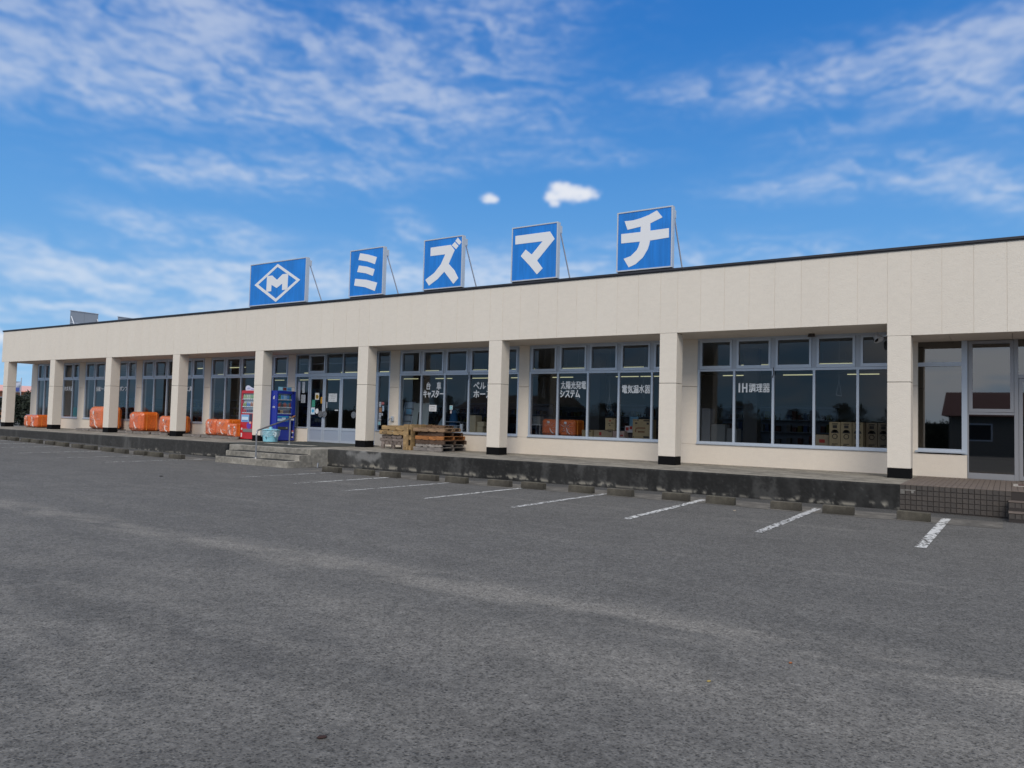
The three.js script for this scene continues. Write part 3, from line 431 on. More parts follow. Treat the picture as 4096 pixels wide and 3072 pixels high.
// entrance bay
{
  const b = sub('entrance_doors');
  const xs = [-18.995, -18.23, -17.365, -16.495, -15.62];
  mesh('side_wall', rb(-19.783, -19.02, PT - .01, .968, -1.74, -1.492, .004), M.wall, b);
  mesh('sill', rb(-19.783, -19.02, .974, 1.012, -1.62, -1.462, .005), M.alu, b); mesh('sill', rb(-15.605, -15.02, .974, 1.012, -1.62, -1.462, .005), M.alu, b);
  for (const [a, c, y] of [[-19.78, -19.72, 1.012], [-19.06, -18.997, PT], [-15.618, -15.56, PT], [-15.08, -15.02, 1.012]]) mesh('jamb', bx(a, c, y, 2.857, -1.6, -1.518), M.alu, b);
  mesh('transom', bx(-19.78, -15.02, 2.857, 2.985, -1.6, -1.512), M.alu, b); mesh('head', bx(-19.78, -15.02, 3.664, YT, -1.6, -1.516), M.alud, b);
  pane(b, -19.73, -19.05, 1.01, 2.86); pane(b, -15.57, -15.07, 1.01, 2.86);
  for (let i = 0; i < 4; i++) {
    const a = xs[i] + .004, c = xs[i + 1] - .004, z = -1.555;
    const d = group('door', store); 
    mesh('door_frame', [bx(a, a + .07, PT + .012, 2.85, z - .022, z + .022), bx(c - .07, c, PT + .012, 2.85, z - .022, z + .022), bx(a + .07, c - .07, PT + .012, .56, z - .022, z + .022), bx(a + .07, c - .07, .925, 1.02, z - .022, z + .022), bx(a + .07, c - .07, 2.77, 2.85, z - .022, z + .022)], M.alu, d);
    mesh('kick_panel', bx(a + .065, c - .065, .555, .93, z - .01, z + .008), M.doorpanel, d); pane(d, a + .06, c - .06, 1.01, 2.78, M.glass, z);
    const hx = [xs[1] - .09, xs[1] + .12, xs[3] - .15, xs[3] + .1][i];
    const disc = phy({ color: lin(.2, .2, .21), roughness: .25, metalness: .4 });
    mesh('door_pull', new THREE.CylinderGeometry(.115, .115, .022, 28).rotateX(Math.PI / 2).translate(hx, 1.5, z + .075), disc, d);
    mesh('pull_boss', new THREE.CylinderGeometry(.028, .028, .07, 12).rotateX(Math.PI / 2).translate(hx, 1.5, z + .06), M.steel, d);
    if (i === 0) { sheet(d, -18.71, -18.5, 2.02, 2.27, [.72, .72, .68], 0, z + .003); mesh('emblem', new THREE.CylinderGeometry(.08, .08, .003, 24).rotateX(Math.PI / 2).translate(-18.6, 2.13, z + .007), sm2(.75, .42, .03), d); mesh('emblem', [new THREE.TorusGeometry(.05, .009, 6, 24).translate(-18.6, 2.13, z + .01), bar([-18.64, 2.165, z + .01], [-18.56, 2.095, z + .01], .008)], M.dark, d); sheet(d, -18.41, -18.3, 1.89, 2.12, [.72, .35, .04], 5, z + .003); sheet(d, -18.87, -18.7, 1.76, 2.01, [.05, .3, .22], 0, z + .003); sheet(d, -18.9, -18.7, 1.48, 1.735, [.62, .75, .85], 0, z + .003); mesh('emblem', new THREE.CylinderGeometry(.065, .065, .003, 10).rotateX(Math.PI / 2).translate(-18.8, 1.61, z + .007), sm2(.08, .42, .7), d); mesh('notice_sheet', new THREE.CylinderGeometry(.088, .088, .003, 24).rotateX(Math.PI / 2).scale(1, 1.1, 1).translate(-18.59, 1.605, z + .005), sm2(.78, .78, .8), d); }
    if (i === 1) { sheet(d, -18.01, -17.58, 1.95, 2.25, [.66, .68, .7], 4, z + .003); sheet(d, -17.67, -17.5, 1.635, 1.67, [.7, .72, .75], 0, z + .003); sheet(d, -18.1, -18.07, 1.72, 1.95, [.7, .72, .75], 0, z + .003); }
  }
  sheet(b, -19.47, -19.24, 1.9, 2.2, [.42, .45, .5], 6); sheet(b, -19.43, -19.29, 2.27, 2.68, [.6, .64, .68], 7); sheet(b, -19.67, -19.53, 1.98, 2.68, [.4, .43, .52], 0);
  // upper lights
  const ux = [-19.75, -19.06, -18.16, -17.3, -16.45, -15.62, -15.05];
  for (let i = 0; i < 6; i++) { mesh('mullion', bx(ux[i] - .03, ux[i] + .03, 2.985, 3.664, -1.6, -1.518), M.alud, b); if (i === 1) { sash(b, ux[i] + .04, ux[i + 1] - .04, 2.992, 3.66, .052, -1.585, -1.5, M.alu, .08); pane(b, ux[i] + .085, ux[i + 1] - .085, 3.065, 3.615); } else pane(b, ux[i] + .02, ux[i + 1] - .02, 2.98, 3.67); }
  mesh('mullion', bx(-15.08, -15.02, 2.985, 3.664, -1.6, -1.518), M.alud, b);
  mesh('blind_rail', bar([-19.74, 3.34, -1.63], [-15.04, 3.34, -1.63], .012), M.galv, b);
  const s = [[-15.595, -15.5, 1.8, 1.97, [.7, .7, .72]], [-15.485, -15.365, 1.88, 1.965, [.62, .2, .2]], [-15.62 + .03, -15.465, 1.61, 1.775, [.5, .25, .13]], [-15.44, -15.36, 1.65, 1.84, [.5, .62, .75]], [-15.59, -15.49, 1.43, 1.595, [.6, .63, .68]], [-15.475, -15.41, 1.5, 1.585, [.7, .72, .75]], [-15.59, -15.48, 1.335, 1.4, [.72, .74, .76]]];
  for (const q of s) sheet(b, ...q.slice(0, 4).map((v, i) => i < 2 ? v + .06 : v), q[4], q[4][0] > .55 && q[4][1] > .5 ? 2 : 0);
  const badge = (p, x, y, w, h) => { mesh('round_badge', rb(x - w / 2, x + w / 2, y - h / 2, y + h / 2, GZ + .004, GZ + .007, .0014), sm2(.7, .75, .76), p); mesh('round_badge', rb(x - w * .36, x + w * .36, y - h * .38, y + h * .38, GZ + .0072, GZ + .0092, .0009), sm2(.08, .48, .56), p); mesh('round_badge', [bx(x - w * .09, x + w * .03, y - h * .26, y + h * .26, GZ + .0094, GZ + .0102), bx(x + w * .03, x + w * .2, y - .006, y + .006, GZ + .0094, GZ + .0102), bx(x + w * .12, x + w * .2, y - h * .18, y + h * .2, GZ + .0096, GZ + .0104)], sm2(.72, .76, .77), p); };
  badge(b, -15.49, 1.24, .12, .12); badge(band[5], -12.41, 1.815, .12, .135);
  sheet(band[5], -13.32, -13.01, 1.68, 1.89, [.72, .73, .75], 4); sheet(band[5], -12.445, -12.385, 1.63, 1.72, [.6, .5, .5], 2);
}
// right-hand office front
{
  const b = sub('office_front'), m = M.aluR, H = 3.452;
  mesh('sill', rb(.74, 1.7, 1.0, 1.04, -1.63, -1.455, .005), M.alu, b); mesh('bottom_rail', bx(.79, 1.63, 1.04, 1.09, -1.6, -1.515), M.alu, b);
  mesh('transom', bx(.79, 1.63, 2.905, 2.99, -1.6, -1.512), M.alu, b); pane(b, .79, 1.64, 1.08, 2.91, M.glassR); pane(b, .79, 1.64, 2.98, H, M.glassR);
  mesh('mullion', rb(1.63, 1.735, .98, H, -1.61, -1.505, .004), M.alu, b);
  mesh('mullion', bx(1.735, 1.762, PT, H, -1.6, -1.52), m, b); mesh('mullion', rb(2.58, 2.655, PT, H, -1.61, -1.505, .004), m, b);
  mesh('bottom_rail', bx(1.762, 2.58, PT, .6, -1.6, -1.515), m, b); mesh('transom', bx(1.762, 2.58, 1.85, 1.9, -1.6, -1.512), m, b); pane(b, 1.76, 2.58, .595, 1.855, M.glassR);
  sash(b, 1.766, 2.576, 1.906, 3.44, .066, -1.59, -1.502, m, .07); pane(b, 1.82, 2.52, 1.965, 3.385, M.glassR);
  for (const [a, c] of [[2.66, 3.53], [3.53, 4.4]]) { const d = group('door', store); sash(d, a, c, PT + .01, 2.62, .07, -1.575, -1.53, m, .09).name = 'door_frame'; pane(d, a + .06, c - .06, .56, 2.56, M.glassR, -1.55); mesh('door_handle', bar([a < 3 ? c - .1 : a + .1, 1.2, -1.48], [a < 3 ? c - .1 : a + .1, 1.6, -1.48], .014), M.steel, d); }
  mesh('transom', bx(2.655, 4.4, 2.625, 2.7, -1.61, -1.505), m, b); pane(b, 2.655, 4.4, 2.7, H, M.glassR); mesh('mullion', rb(4.4, 4.5, PT, H, -1.61, -1.505, .004), m, b);
  mesh('end_wall', rb(4.5, 9, PT - .01, H, -1.74, -1.5, .004), M.wall, b);
  const t = mesh('floor_mat', rb(2.55, 3.6, PT + .002, PT + .014, -.2, .5, .004), std({ color: lin(.4, .37, .33), roughness: .95 }), scene); t.userData = { label: 'pale bordered door mat on the brown tiles at the right entrance', category: 'mat' };
  const t2 = mesh('mat_centre', rb(2.63, 3.52, PT + .014, PT + .018, -.12, .42, .003), std({ color: lin(.12, .07, .055), roughness: .98 }), t);
}
// rooms behind the glass
{
  const r = sub('shop_interior');
  mesh('interior_floor', bx(-39.9, 9, PT - .28, PT - .004, -16, -1.73), M.inFloor, r);
  mesh('interior_ceiling', bx(-39.8, 9, 3.74, 3.8, -16, -1.742), M.inCeil, r);
  mesh('rear_wall', bx(-39.95, 9.1, .2, 5, -16.3, -16.0), M.inWall, r);
  mesh('side_wall', [bx(-39.95, -39.75, .2, YT + .0, -16, -1.742), bx(8.9, 9.1, .2, 5, -16, -1.742), bx(.5, .62, PT - .003, 3.74, -15.99, -1.745)], M.inWall, r);
  mesh('side_wall', bx(-40.1, -39.955, PT - .01, YT, -16.3, -1.745), M.wall, r);
  mesh('counter', [bx(-14.6, .38, 1.0, 1.03, -2.75, -1.76), bx(-14.55, .33, PT - .003, 1.0, -2.7, -2.66)], M.shelf, r);
  for (const [x, z, l] of [[-36, -5, 3], [-31, -6, 4], [-26, -5, 3.5], [-13.5, -6.5, 4], [-8.2, -6, 3.4], [-3.4, -6.2, 3.4], [-11, -11, 6], [-22, -11, 8], [-32, -11, 6]]) {
    const g = [bx(x - l / 2, x + l / 2, PT - .003, .6, z - .4, z + .4), bx(x - l / 2, x + l / 2, .6, 2.1, z - .03, z + .03)]; for (let y = .95; y < 2.1; y += .36) g.push(bx(x - l / 2, x + l / 2, y, y + .03, z - .38, z + .38)); mesh('shelf_rack', g, M.shelf, r);
    const cols = [sm2(.12, .05, .04), sm2(.05, .08, .16), sm2(.2, .19, .17), sm2(.14, .12, .03)], q = [[], [], [], []]; for (let y = .98; y < 2.05; y += .36) for (let u = x - l / 2 + .1; u < x + l / 2 - .1; u += .16) if (rnd() > .25) q[(rnd() * 4) | 0].push(bx(u, u + .11, y, y + .12 + rnd() * .14, z + .08, z + .3));
    q.forEach((s, i) => s.length && (mesh('shelf_goods', s, cols[i], r).userData.kind = 'stuff'));
  }
  mesh('inner_column', [bx(-13.5, -13.1, PT - .003, 3.74, -6, -5.6), bx(-9.2, -8.75, PT - .003, 3.74, -5.2, -4.75), bx(-4.0, -3.6, PT - .003, 3.74, -5, -4.6), bx(-28.2, -27.8, PT - .003, 3.74, -5, -4.6)], sm2(.22, .19, .16), r);
}
// ceiling tubes seen through the glass
{
  const ORD = ['leftmost', 'second from the left', 'third from the left', 'fourth from the left', 'fifth from the left', 'sixth from the left', 'seventh from the left', 'eighth from the left', 'ninth from the left', 'tenth from the left', 'eleventh from the left', 'twelfth from the left', 'thirteenth from the left', 'fourteenth from the left', 'fifteenth from the left'];
  const rows = [[-6.5, [[-11.2], [-9], [-4.64], [-2.4], [-27.2], [-25], [-22.6], [-20.4], [-18], [-31.5], [-29.4], [-13.4], [-15.6]]], [-11.3, [[-11.32], [-10.2], [-8.9], [-6.77], [-4.51], [-2.31], [-23.2], [-21.05], [-18.8], [-16.6], [-14.4], [-33.2], [-31], [-28.6], [-26.4]]], [-2.9, [[-25.6], [-27.9]]]];
  let n = 0;
  for (const [z, l] of rows) { l.sort((a, b) => a[0] - b[0]); for (const [x] of l) {
    const t = thing('ceiling_lamp', `${ORD[l.findIndex(q => q[0] === x)]} of the ${['middle', 'rear', 'front'][rows.findIndex(r => r[0] === z)]} row of lit ceiling tubes inside the store`, 'ceiling lamp', [x, 3.4, z], 'ceiling tubes inside the store');
    mesh('housing', bx(0, 1.05, .03, .09, -.06, .06), M.inCeil, t); mesh('hanger', [bar([.2, .09, 0], [.2, .34, 0], .006), bar([.85, .09, 0], [.85, .34, 0], .006)], M.galv, t);
    mesh('lit_tube', bar([.01, 0, 0], [1.04, 0, 0], .015, 10), M.tubeGlow, t);
    const L = new THREE.RectAreaLight(lin(1, .95, .7), 1.6, 1.0, .06); L.position.set(.525, -.03, 0); L.rotation.x = -Math.PI / 2; t.add(L); n++;
  } }
}
// ------------------------------------------------------------------ roof signs
const signBlue = std({ color: lin(.01, .25, .82), roughness: .42, map: tex(512, 512, (d, w, h) => { for (let j = 0; j < h; j++) for (let i = 0; i < w; i++) { const v = 232 + (tn(i / 10, j / 128, 64) - .5) * 22 + (tn(i / 128, j / 128, 4) - .5) * 22 + (h2(i, j) - .5) * 6; put(d, (j * w + i) * 4, v, v, v); } }, true, [.55, .55]) });
const signWhite = std({ color: lin(.8, .81, .83), roughness: .5 });
const shp = l => new THREE.Shape(l.map(q => new THREE.Vector2(...q)));
function roofSign(x, w, label, polys) {
  const t = thing('roof_sign', label, 'sign', [x, 5.306, 0], 'blue signs along the roof edge'), y0 = .034, H = 1.545, f = .035;
  mesh('face_panel', bx(f, w - f, y0 + f, y0 + H - f, -.11, -.006), signBlue, t);
  for (const q of [[0, f, y0, y0 + H], [w - f, w, y0, y0 + H], [f, w - f, y0, y0 + f], [f, w - f, y0 + H - f, y0 + H]]) mesh('frame_bar', rb(q[0], q[1], q[2], q[3], -.14, .008, .004), M.galv, t);
  polys.forEach(s => { const g = new THREE.ExtrudeGeometry(s, { depth: .006, bevelEnabled: false }).translate(0, y0, -.0058); mesh('letter', g, signWhite, t); });
  for (const s of [.06, w - .03]) { mesh('brace', bar([s, 1.42, -.14], [s, -.2, -.95], .02, 6), M.galv, t); mesh('bracket', rb(s - .03, s + .03, 1.3, 1.5, -.24, -.141, .006), M.galv, t); }
  mesh('foot_rail', rb(.04, w - .04, -.001, .034, -.13, -.02, .003), M.dark, t);
}
{
  const d = shp([[1.502, 1.445], [2.71, .777], [1.473, .085], [.265, .777]]); d.holes.push(new THREE.Path([[1.5, 1.335], [.475, .775], [1.473, .205], [2.507, .778]].map(q => new THREE.Vector2(...q))));
  roofSign(-20.67, 3, 'wide blue roof sign with a white letter M in a diamond', [d, shp([[.947, 1.05], [1.226, 1.05], [1.494, .874], [1.776, 1.05], [2.078, 1.05], [2.062, .487], [1.784, .487], [1.778, .715], [1.493, .581], [1.207, .715], [1.203, .487], [.935, .487]])]);
  roofSign(-15.58, 1.5, 'square blue roof sign with three short white slanting strokes', [[[.447, 1.42], [.839, 1.334], [1.201, 1.221], [1.122, .999], [.779, 1.121], [.383, 1.205]], [[.413, 1.02], [.788, .947], [1.123, .835], [1.047, .625], [.728, .739], [.345, .811]], [[.267, .596], [.791, .52], [1.254, .391], [1.157, .129], [.733, .283], [.228, .373]]].map(shp));
  roofSign(-12.43, 1.49, 'square blue roof sign whose white character has two ticks at top right', [[[.266, 1.291], [1.032, 1.297], [1.192, 1.125], [.982, .73], [1.205, .515], [1.355, .272], [1.179, .112], [.821, .508], [.569, .303], [.244, .131], [.093, .321], [.43, .5], [.682, .746], [.837, 1.031], [.266, 1.034]], [[1.188, 1.37], [1.329, 1.233], [1.242, 1.145], [1.074, 1.28]], [[1.295, 1.488], [1.436, 1.331], [1.354, 1.258], [1.207, 1.396]]].map(shp));
  roofSign(-9.21, 1.5, 'square blue roof sign with a white hooked character of two strokes', [shp([[.12, 1.301], [1.248, 1.3], [1.4, 1.078], [.858, .534], [1.039, .303], [.86, .149], [.619, .416], [.315, .712], [.472, .879], [.677, .722], [1.017, 1.056], [.123, 1.058]])]);
  roofSign(-5.95, 1.51, 'square blue roof sign with a white crossed character, rightmost on the roof', [shp([[.209, 1.305], [.44, 1.3], [.64, 1.325], [.88, 1.385], [1.088, 1.471], [1.242, 1.279], [.919, 1.165], [.923, .978], [1.415, .985], [1.419, .75], [.92, .727], [.9, .63], [.865, .52], [.734, .315], [.534, .161], [.348, .098], [.203, .332], [.398, .383], [.563, .523], [.61, .61], [.645, .73], [.126, .737], [.121, .981], [.655, .975], [.663, 1.113], [.297, 1.073]])]);
}
// signs of the street side, seen from behind
for (const [z0, z1, l] of [[-2.25, -3.66, 'nearer grey sign back on the roof at the far left'], [-4.74, -6.2, 'farther grey sign back mostly hidden by the roof edge']]) {
  const t = thing('roof_sign', l, 'sign', [-38, 5.12, 0], 'sign backs at the left roof end'), m = std({ color: lin(.3, .33, .37), roughness: .6, metalness: .25 });
  mesh('back_panel', bx(-.05, 0, .02, 1.39, z1, (z0 + z1) / 2 + .004), m, t); mesh('back_panel', bx(-.05, 0, .02, 1.39, (z0 + z1) / 2 + .012, z0), m, t);
  mesh('frame_bar', rb(-.08, .03, 1.39, 1.42, z1 - .02, z0 + .02, .004), M.galv, t); mesh('frame_bar', rb(.001, .03, .75, .79, z1, z0, .003), M.galv, t);
  for (const z of [z0 - .03, z1 + .05]) mesh('brace', bar([.02, 1.1, z], [.75, .01, z - .04], .03, 6), M.galv, t);
}
// ------------------------------------------------------------------ wheel stops
{
  const spots = [[-31.49, -30.93], [-30.9, -30.16], [-29.78, -29.05], [-28.96, -28.23], [-27.85, -27.15], [-27.04, -26.29], [-25.9, -25.19], [-25.06, -24.32], [-23.93, -23.18], [-23.06, -22.32], [-21.87, -21.16], [-21.02, -20.32], [-19.85, -19.14], [-12.85, -12.18], [-11.65, -10.99], [-10.77, -10.12], [-9.54, -8.9], [-8.66, -8.01], [-7.43, -6.79], [-6.53, -5.91], [-5.33, -4.72], [-4.42, -3.82], [-3.23, -2.64], [-2.34, -1.75], [-1.14, -.56], [-.25, .31], [.92, 1.47]];
  const N = ['nearest', 'second', 'third', 'fourth', 'fifth', 'sixth', 'seventh', 'eighth', 'ninth', 'tenth', 'eleventh', 'twelfth', 'thirteenth', 'fourteenth'];
  const geos = [0, 1, 2].map(s => {
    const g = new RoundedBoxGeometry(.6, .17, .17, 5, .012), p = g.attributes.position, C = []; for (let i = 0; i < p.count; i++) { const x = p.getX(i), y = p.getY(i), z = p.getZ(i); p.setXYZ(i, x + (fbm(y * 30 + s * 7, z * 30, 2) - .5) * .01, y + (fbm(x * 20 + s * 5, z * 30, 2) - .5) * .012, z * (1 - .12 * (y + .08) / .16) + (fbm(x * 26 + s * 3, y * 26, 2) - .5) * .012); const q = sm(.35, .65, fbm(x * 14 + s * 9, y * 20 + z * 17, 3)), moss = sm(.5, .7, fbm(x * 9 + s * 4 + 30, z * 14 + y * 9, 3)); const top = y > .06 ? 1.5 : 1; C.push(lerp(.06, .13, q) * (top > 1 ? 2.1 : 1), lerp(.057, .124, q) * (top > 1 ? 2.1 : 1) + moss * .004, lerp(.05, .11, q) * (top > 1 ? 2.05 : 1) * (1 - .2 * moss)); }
    g.setAttribute('color', new THREE.Float32BufferAttribute(C, 3)); g.computeVertexNormals(); return uvm(g.translate(0, .06, 0));
  });
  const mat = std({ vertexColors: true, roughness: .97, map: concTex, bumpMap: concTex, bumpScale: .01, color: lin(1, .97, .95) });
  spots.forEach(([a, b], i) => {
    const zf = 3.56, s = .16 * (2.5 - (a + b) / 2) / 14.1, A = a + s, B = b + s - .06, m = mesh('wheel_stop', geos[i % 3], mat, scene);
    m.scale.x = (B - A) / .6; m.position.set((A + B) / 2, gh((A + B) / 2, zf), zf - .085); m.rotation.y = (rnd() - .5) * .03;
    const k = i < 13 ? 12 - i : 26 - i;
    m.userData = { label: i < 13 ? `${N[k]} concrete wheel stop to the left of the entrance steps` : `${N[k]} concrete wheel stop counting left from the brown tiles`, category: 'wheel stop', group: 'concrete wheel stops' };
    if (i === 26) m.userData.label = 'concrete wheel stop standing in front of the brown tiles';
  });
}
// ------------------------------------------------------------------ pallets
function pallet(name, label, [x, y, z], W, D, H, mat, o = {}) {
  const t = thing(name, label, 'pallet', [x, y, z], o.group || 'wooden pallets on the walkway'), bt = o.bt || .018, n = o.boards || 6, bw = W / n * (o.fill || .78), sh = H - 2 * bt - .002;
  // boards run front to back; the stringers across the front
  const mats = [mat, mat.clone(), mat.clone()]; mats[1].color.multiplyScalar(.82); mats[2].color.multiplyScalar(1.12);
  const across = o.across;                                      // boards run left to right instead
  const bd = (i, m, y0) => { const w = (across ? D : W), c = w * (i + .5) / m - w / 2, q = (across ? D / m * (o.fill || .78) : W / m * (o.fill || .78)) / 2; return across ? rb(-W / 2, W / 2, y0, y0 + bt, c - q, c + q, .003) : rb(c - q, c + q, y0, y0 + bt, -D / 2, D / 2, .003); };
  for (let i = 0; i < n; i++) mesh('deck_board', bd(i, n, H - bt), mats[(rnd() * 3) | 0], t);
  if (!o.noBottom) for (let i = 0; i < 4; i++) mesh('bottom_board', bd(i, 4, 0), mats[(rnd() * 3) | 0], t);
  const y0 = o.noBottom ? 0 : bt + .001;
  for (let i = 0; i < 3; i++) {
    const c = (i - 1) * ((across ? W : D) / 2 - .03);
    if (o.blocks) for (let k = 0; k < 3; k++) { const e = (k - 1) * ((across ? D : W) / 2 - .06); mesh('block', across ? rb(c - .03, c + .03, y0, H - bt - .001, e - .05, e + .05, .004) : rb(e - .06, e + .06, y0, H - bt - .001, c - .03, c + .03, .004), mats[k % 3], t); }
    else mesh('stringer', across ? rb(c - .03, c + .03, y0, H - bt - .001, -D / 2 + .004, D / 2 - .004, .004) : rb(-W / 2 + .004, W / 2 - .004, y0, H - bt - .001, c - .03, c + .03, .004), mats[i], t);
  }
  if (o.rot) t.rotation.set(...o.rot);
  return t;
}
const font = await new FontLoader().loadAsync('fonts/droid/droid_sans_bold.typeface.json');
const text = (s, size, mat, parent, pos, rot, sx = 1) => { const g = new TextGeometry(s, { font, size, depth: .0015, curveSegments: 3, bevelEnabled: false }); const m = mesh('lettering', g, mat, parent); m.position.set(...pos); if (rot) m.rotation.set(...rot); m.scale.x = sx; return m; };
{
  // left stack
  const lx = -13.52, lz = -.6;
  let y = PT;
  pallet('wooden_pallet', 'grey brown pallet on block feet at the bottom of the left stack', [lx, y, lz], 1.0, 1.0, .225, M.woodGrey, { noBottom: true, blocks: true, bt: .1 }); y += .226;
  pallet('wooden_pallet', 'weathered grey brown pallet, second from the bottom of the left stack', [lx - .03, y, lz], 1.06, 1.0, .105, M.woodGrey, { rot: [0, .02, 0] }); y += .106;
  pallet('wooden_pallet', 'short grey brown pallet in the middle of the left stack', [lx - .09, y, lz - .02], .84, .96, .1, M.woodGrey, { rot: [0, -.02, 0] }); y += .101;
  const k = pallet('wooden_pallet', 'light yellow pallet stamped KITZ near the top of the left stack', [lx - .03, y + .004, lz], 1.12, 1.02, .13, M.woodYellow, { rot: [0, .03, -.012], bt: .02 }); y += .14;
  text('KITZ', .055, M.ink, k, [-.44, .035, .513], null, 1.3); mesh('paper_tag', rb(-.16, .02, .02, .12, .5, .509, .002), sm2(.3, .42, .42), k);
  pallet('wooden_pallet', 'light yellow pallet lying on top of the left stack', [lx + .1, y + .004, lz - .02], 1.24, 1.0, .14, M.woodYellow, { rot: [0, -.02, -.008], bt: .022 });
  // the pallet stood on its side between the stacks
  const s = thing('wooden_pallet', 'light yellow pallet standing upright on its side between the two stacks', 'pallet', [-12.7, PT, -.35], 'wooden pallets on the walkway');
  for (let i = 0; i < 3; i++) mesh('stringer', rb(-.13, .13, [0, .31, .63][i] + .001, [0, .31, .63][i] + .14, -.52, .51, .005), M.woodYellow, s);
  for (let i = 0; i < 4; i++) mesh('deck_board', rb(-.15, -.132, 0, .78, -.5 + i * .27, -.5 + i * .27 + .2, .003), M.woodYellow, s);
  for (let i = 0; i < 3; i++) mesh('bottom_board', rb(.132, .15, 0, .78, -.5 + i * .42, -.5 + i * .42 + .18, .003), M.woodYellow, s);
  mesh('end_post', rb(-.128, .05, .003, .77, .512, .56, .005), M.woodYellow, s);
  // right stack
  const rx = -11.86, rz = -.35; y = PT;
  pallet('wooden_pallet', 'old grey pallet with fork notches at the bottom of the right stack', [rx, y, rz], 1.1, 1.16, .125, M.woodOld, { bt: .016, fill: .9 }); y += .126;
  pallet('wooden_pallet', 'whitened thin pallet, second from the bottom of the right stack', [rx + .02, y, rz], 1.0, 1.12, .085, M.woodPale, { boards: 8, fill: .6 }); y += .086;
  pallet('wooden_pallet', 'dark brown pallet, third from the bottom of the right stack', [rx + .04, y, rz - .02], 1.1, 1.1, .125, M.woodDark, { noBottom: true }); y += .126;
  const o = pallet('wooden_pallet', 'orange brown stamped pallet in the middle of the right stack', [rx + .01, y, rz - .01], 1.08, 1.08, .12, M.woodRed, { bt: .016, boards: 7 }); y += .121;
  for (const [a, b, c] of [[-.14, .05, .02], [-.1, .05, .035], [-.04, .05, .03], [.02, .05, .02], [.1, .05, .03], [.15, .045, .03], [.21, .05, .02], [.26, .05, .03]]) mesh('stamp_mark', rb(a, a + c, .04, .08, .506, .512, .001), M.ink, o);
  pallet('wooden_pallet', 'dark brown slatted pallet, second from the top of the right stack', [rx - .02, y, rz - .06], .98, .98, .105, M.woodDark, { noBottom: true }); y += .106;
  pallet('wooden_pallet', 'tan pallet lying turned on the top of the right stack', [rx - .08, y + .016, rz + .04], 1.14, .92, .11, M.woodTan, { rot: [.012, .1, -.004], bt: .02 });
  pallet('wooden_pallet', 'brown pallet propped at the back of the right stack, highest one', [rx - .52, y + .135, rz - .45], 1.0, .5, .07, M.woodBrown, { rot: [0, .05, -.01] });
  // thin skids under the orange bundles
  [[-32.45, 'grey skid under the tallest orange bundle'], [-31.25, 'grey skid partly behind the third pillar from the left'], [-28.95, 'grey skid under the orange bundle left of the fourth pillar'], [-27.75, 'grey skid between the two single orange bundles'], [-26.45, 'grey skid under the orange bundle half hidden by the fourth pillar'], [-24.25, 'grey skid to the right of the fourth pillar'], [-23.05, 'grey skid under the pair of orange bundles'], [-21.95, 'grey skid under the small orange bundles by the red machine']].forEach(([x, l]) => pallet('skid', l, [x, PT, -.82], 1.12, 1.05, .1, M.woodOld, { bt: .014, group: 'skids under the orange bundles' }));
}
// ------------------------------------------------------------------ orange sheet bundles in plastic wrap
const orangeTex = tex(256, 256, (d, w, h) => { for (let j = 0; j < h; j++) for (let i = 0; i < w; i++) { const v = 226 + (tn(i / 4, j / 64, 64) - .5) * 28 + (tn(i / 24, j / 24, 11) - .5) * 30; put(d, (j * w + i) * 4, v, v, v); } }, true, [2, 2]);
const orangeA = phy({ color: lin(.95, .2, .012), map: orangeTex, roughness: .5, clearcoat: .6, clearcoatRoughness: .25 }), orangeB = phy({ color: lin(.93, .175, .012), map: orangeTex, roughness: .5, clearcoat: .6, clearcoatRoughness: .25 });
const filmClear = phy({ color: lin(.98, .93, .9), roughness: .1, ior: 1.25, transmission: .96, thickness: 0, side: THREE.DoubleSide }), film = phy({ color: lin(.85, .5, .36), roughness: .4, transmission: .35, thickness: 0 }), filmW = phy({ color: lin(.86, .76, .72), roughness: .4, transmission: .3, thickness: 0 });
